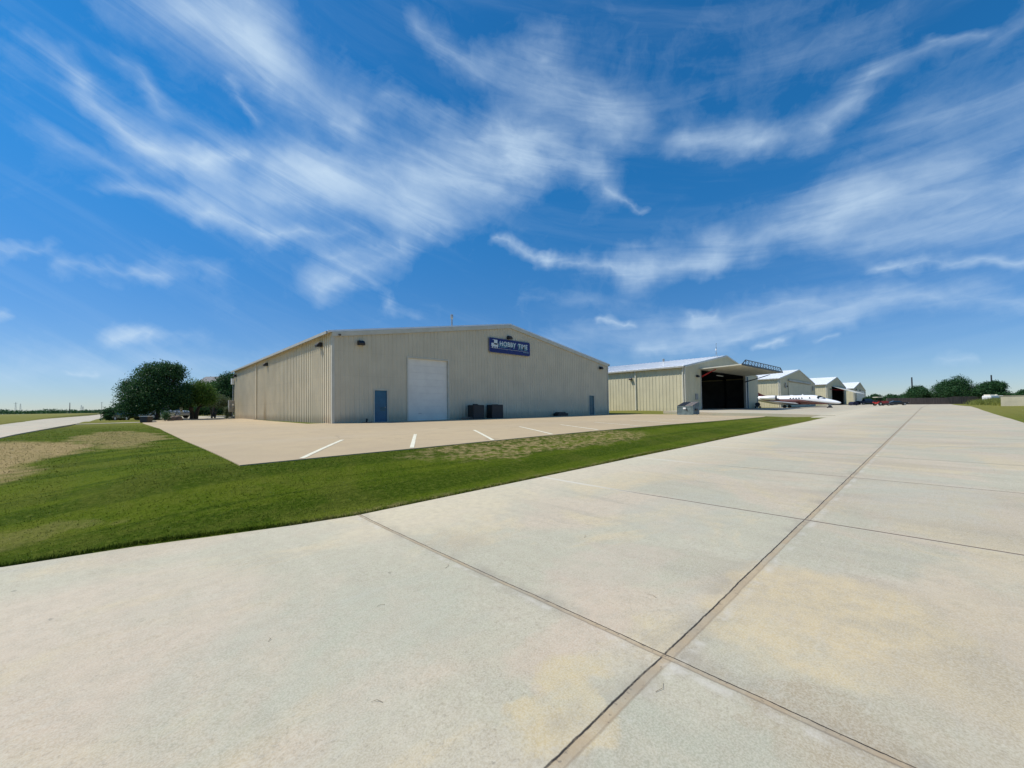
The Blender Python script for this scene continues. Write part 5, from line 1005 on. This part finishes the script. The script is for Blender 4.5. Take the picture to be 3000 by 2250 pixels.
tree('live_oak', 'dark tree touching the far corner of the warehouse', 10.1, 68.0, 7.6, [(0.18, 0.0, 5.22, 1.17, 1.17, 0.95), (-0.82, 0.0, 4.52, 1.26, 1.26, 1.04), (1.08, 0.0, 4.7, 1.26, 1.17, 1.22), (0.0, 0.0, 3.39, 1.71, 1.44, 1.22), (1.35, 0.0, 2.34, 1.08, 1.08, 1.04)], 22000, M_leafd, 57, .2, .25, .10)
tree('willow_shrub', 'low grey green spreading tree in front of the dark shade', 7.6, 63.5, 3.2, [(0, 0, 2.35, 1.6, 1.3, .55), (-.9, 0, 2.2, 1.0, 1.1, .5), (1.0, 0, 2.1, 1.0, 1.1, .55)], 8000, M_leafo, 61, .08, .35, .085, stems=3)
for lab, x_, y_, h_, w_, sd in (('dark hedge bush in the shade under the dark corner tree', 11.0, 76.0, 2.7, 2.4, 71), ('dark hedge bush in the shade left of the driveway', 8.6, 77.5, 2.6, 2.4, 72), ('dark hedge bush behind the forked tree', 6.2, 80., 2.8, 2.6, 73), ('dark bush behind the white pickup truck', 1.6, 76., 2.7, 2.6, 74), ('dark bush at the lower left edge of the big tree', -1.1, 60.5, 1.5, .7, 75)):
    tree('bush', lab, x_, y_, h_, [(0, 0, h_*.5, w_*.8, 1.2, h_*.5), (-w_*.5, 0, h_*.42, w_*.6, 1., h_*.42), (w_*.5, 0, h_*.45, w_*.6, 1., h_*.45)], 5000, M_leafd, sd, .06, .3, .12, 'bush', 'dark bushes behind the parking lot')
tree('yucca', 'pale upright shrub by the grey electric cabinet at the corner', 8.35, 58.6, 1.6, [(0, 0, 1.2, .2, .2, .22), (.02, 0, .7, .17, .2, .5), (.14, 0, .35, .22, .2, .35)], 1500, M_leafo, 81, .06, .5, .05, 'shrub')
# things along the back of the lot
t = thing('trash_can', 'black square planter bin with a pale rim at the far left corner of the lot', 'bin', (.98, 46.9, tg(.98, 46.9)+.03), radians(-40), None, .8); mb = MB(); mb.prism([(-.36, -.36, 0), (.36, -.36, 0), (.42, -.36, .62), (-.42, -.36, .62)], (0, .72, 0)); mb.build('tub', M_black, t, bevel=.02); mb = MB(); mb.box((-.45, -.40, .62), (.45, .40, .67)); mb.build('rim', M_white, t)
def rock(name, label, x, y, s, m_, sd, cat='boulder', grp=None):
    import bmesh
    r = random.Random(sd); bm = bmesh.new(); bmesh.ops.create_icosphere(bm, subdivisions=3, radius=1)
    for v in bm.verts:
        k_ = 1+.18*sin(v.co.x*3+sd)+.12*sin(v.co.y*5+sd*2)+r.uniform(-.05, .05); v.co = Vector((v.co.x*s[0]*k_, v.co.y*s[1]*k_, max(v.co.z, -.25)*s[2]*k_))
    me = bpy.data.meshes.new(name); bm.to_mesh(me); bm.free(); me.materials.append(m_); o = bpy.data.objects.new(name, me); COL.objects.link(o); o.location = (x, y, tg(x, y)+s[2]*.15); return tag(o, label, cat, grp)
rock('boulder', 'rounded brown boulder at the back edge of the lot under the trees', 3.05, 49.9, (.50, .45, .42), M_rock, 5)
rock('boulder', 'small flat rock lying right beside the black bin', 1.45, 47.7, (.30, .2, .10), M_concrete, 8)
tree('shrub', 'small green shrub between the black bin and the boulder', 2.3, 49.2, .9, [(0, 0, .45, .25, .25, .42)], 900, M_leafd, 91, .03, .3, .05, 'shrub')
t = thing('street_sign', 'thin post with a small plate behind the boulder', 'sign', (3.7, 52.5, tg(3.7, 52.5))); mb = MB(); mb.tube([(0, 0, 0), (0, 0, 1.3)], .025, 8); mb.build('post', M_steel, t); mb = MB(); mb.box((-.12, -.02, .75), (.12, -.03, 1.25)); mb.build('plate', M_awn, t)
# house with grey hip roof
m_hr = pm('grey_shingles', (.23, .22, .22), (.18, .175, .175), 8., .85); hz_ = tg(15, 108)
t = thing('house', 'distant house whose grey hip roof shows above the trees', 'house', (9.6, 114.5, hz_), radians(-43)); mb = MB(); mb.box((-1.0, 0, 0), (8.0, 8, 5.2)); mb.build('wall', M_wall2, t)
mb = MB(); a_ = [(-1.6, -.6, 5.1), (8.6, -.6, 5.1), (8.6, 8.6, 5.1), (-1.6, 8.6, 5.1), (.4, 4, 8.75), (6.3, 4, 8.75)]; mb.add(a_, [(0,1,5,4),(1,2,5),(2,3,4,5),(3,0,4),(3,2,1,0)]); mb.build('roof', m_hr, t)
for k_ in range(3): mb = MB(); mb.box((.3+k_*2.6, -.04, 2.8), (1.4+k_*2.6, .0, 4.2)); mb.build('window', M_glass, t)

# trees behind the fence, one by one
def crown(w, h, n, sd, base=.3):
    r = random.Random(sd); out = []
    for i in range(n):
        u = -1+2*(i+.5)/n; out.append((u*w*.36+r.uniform(-.05, .05)*w, r.uniform(-.2, .2)*w, h*(base+.13)+h*(.62-base)*(1-u*u)*r.uniform(.6, 1.1), w*.26, w*.26, h*(.22)))
    out.append((0, 0, h*.74, w*.22, w*.22, h*.26)); out.append((0, 0, h*(base+.1), w*.42, w*.35, h*.2)); return out
def bear(src_x, dist): return dirp(src_x, dist)
BT = [('big rounded dark tree behind the fence, the tallest on the right', 2808, 178, 77, 118, 5, M_leafd, 9000), ('bushy green tree behind the left half of the fence', 2688, 178, 51, 80, 4, M_leafd, 7000), ('dark round tree at the right end behind the white tank', 2912, 178, 62, 90, 4, M_leafd, 8000),
      ('dark low tree peeping just above the red tractor', 2563, 190, 29, 45, 3, M_leafd, 3500), ('broad low tree right of the red tractor', 2612, 200, 28, 60, 4, M_leafd, 4000), ('flat wide tree behind the start of the fence', 2645, 205, 27, 55, 4, M_leafd, 4000), ('small pale bush in the gap between the two tallest trees', 2742, 190, 27, 34, 3, M_leafo, 3000), ('small dark bush beside the last hangar', 2540, 185, 20, 26, 3, M_leafd, 2500), ('grey green bush just left of the tallest tree', 2764, 182, 36, 28, 3, M_leafo, 2600), ('small tree at the far right above the low cream building', 2966, 178, 27, 36, 3, M_leafd, 2600), ('last tree at the right edge of the view', 3005, 160, 38, 60, 4, M_leafd, 4000), ('low bush filling the gap at the right end of the fence', 2868, 185, 30, 40, 3, M_leafd, 3000)]
for i, (lab, sx_, dist, hp, wp, nl, m_, cnt_) in enumerate(BT):
    h_, w_ = span(sx_, dist, hp)*1.04, span(sx_, dist, wp)*.98; x_, y_ = bear(sx_, dist); tree('tree', lab, x_, y_, h_, crown(w_, h_, nl, i+3, .22), int(cnt_*3), m_, 200+i, .25, .25, .17, 'tree', 'trees behind the fence', z=1.2)
# the far-off wood along the horizon: one mass
def wood(name, label, s0, s1, dist, h, n, sd, mat_):
    r = np.random.default_rng(sd); P = []
    nb_ = int(abs(s1-s0)/4)
    for i in range(nb_):
        sx_ = s0+(s1-s0)*(i+r.random()*.8)/nb_; dd_ = dist*(1+.08*r.standard_normal()); x_, y_ = dirp(sx_, dd_); z_ = tg(x_, y_); hh_ = h*(.55+.6*r.random()); w_ = h*(.8+.8*r.random()); k = n//nb_
        q = r.standard_normal((k, 3)); q /= np.linalg.norm(q, axis=1)[:, None]; q *= (.6+.45*r.random(k))[:, None]; q[:, 2] = np.abs(q[:, 2])*1.0; P.append(q*np.array([w_, w_, hh_])+np.array([x_, y_, z_]))
    o = leaves_mesh(name, np.concatenate(P), h*.13, mat_, None, sd); return tag(o, label, 'woodland', kind='stuff')
wood('far_wood', 'far-off dark tree line along the left horizon', -60, 420, 640, 4.8, 30000, 5, M_leafd)
wood('far_wood', 'far-off dark tree line behind the fence on the right', 2500, 3120, 330, 4.0, 22000, 6, M_leafd)
# tall grass round the tank
r = np.random.default_rng(9); n = 9000; P = []
for cx_, cy_, sx_, sy_, hh_ in ((108, -5.9, 3.5, 1.2, 1.0), (110.5, -7.4, 2.6, 1.2, 1.3), (104, -7.0, 2.0, 1.0, .9), (97, -7.4, 2.5, .9, .6)):
    P.append((cx_+sx_*r.standard_normal(n//4)*.6, cy_+sy_*r.standard_normal(n//4)*.6, np.full(n//4, hh_)))
x = np.concatenate([q[0] for q in P]); y = np.concatenate([q[1] for q in P]); hh = np.concatenate([q[2] for q in P])*(.5+.6*r.random(len(x))); kk = y < -3.6; x, y, hh = x[kk], y[kk], hh[kk]; n = len(x); z = TG(x, y); an = r.random(n)*pi; w = .035
V = np.empty((n, 3, 3)); V[:, 0] = np.stack([x-np.cos(an)*w, y-np.sin(an)*w, z], 1); V[:, 1] = np.stack([x+np.cos(an)*w, y+np.sin(an)*w, z], 1); V[:, 2] = np.stack([x+.3*r.standard_normal(n)*hh, y+.3*r.standard_normal(n)*hh, z+hh], 1)
me = bpy.data.meshes.new('tall_grass'); me.vertices.add(3*n); me.vertices.foreach_set('co', V.ravel()); me.loops.add(3*n); me.loops.foreach_set('vertex_index', np.arange(3*n)); me.polygons.add(n); me.polygons.foreach_set('loop_start', np.arange(0, 3*n, 3)); me.polygons.foreach_set('loop_total', np.full(n, 3)); me.update(calc_edges=True)
me.attributes.new('tone', 'FLOAT', 'POINT').data.foreach_set('value', np.repeat(r.random(n), 3)); me.materials.append(M_leafy); o = bpy.data.objects.new('tall_grass', me); COL.objects.link(o); tag(o, 'unmown yellow green grass round the white tank', 'grass', kind='stuff')
# twigs and crumbs on the near concrete
M_twig = pm('dry_twig', (.20, .15, .10), (.26, .20, .13), 8., .9)
for i, (x_, y_, a, l) in enumerate(((2.25, 3.35, .4, .10), (3.1, 1.6, 1.2, .07), (1.0, 2.1, 2.0, .06), (3.9, 2.9, .2, .08), (1.5, 3.1, 2.6, .06), (2.1, 1.1, -.3, .09), (.7, 3.2, .9, .05))):
    lab = ['bent dry twig on the concrete beyond the sealed seam', 'dry twig lying in the middle of the right slab', 'small twig on the near left slab', 'dry twig out on the far middle slab', 'thin straw left of the seam', 'pale straw lying across the sealed seam', 'tiny twig on the left slab toward the lawn'][i]
    z = ta(x_, y_)+.004; d_ = Vector((cos(a), sin(a), 0))*l; p_ = Vector((x_, y_, z)); mb = MB(); mb.tube([p_, p_+d_*.6+Vector((0, 0, .004)), p_+d_+Vector((-d_.y, d_.x, 0))*.35], [.0013, .0012, .0008], 5); o = mb.build('twig', M_twig); tag(o, lab, 'twig', 'twigs on the concrete')
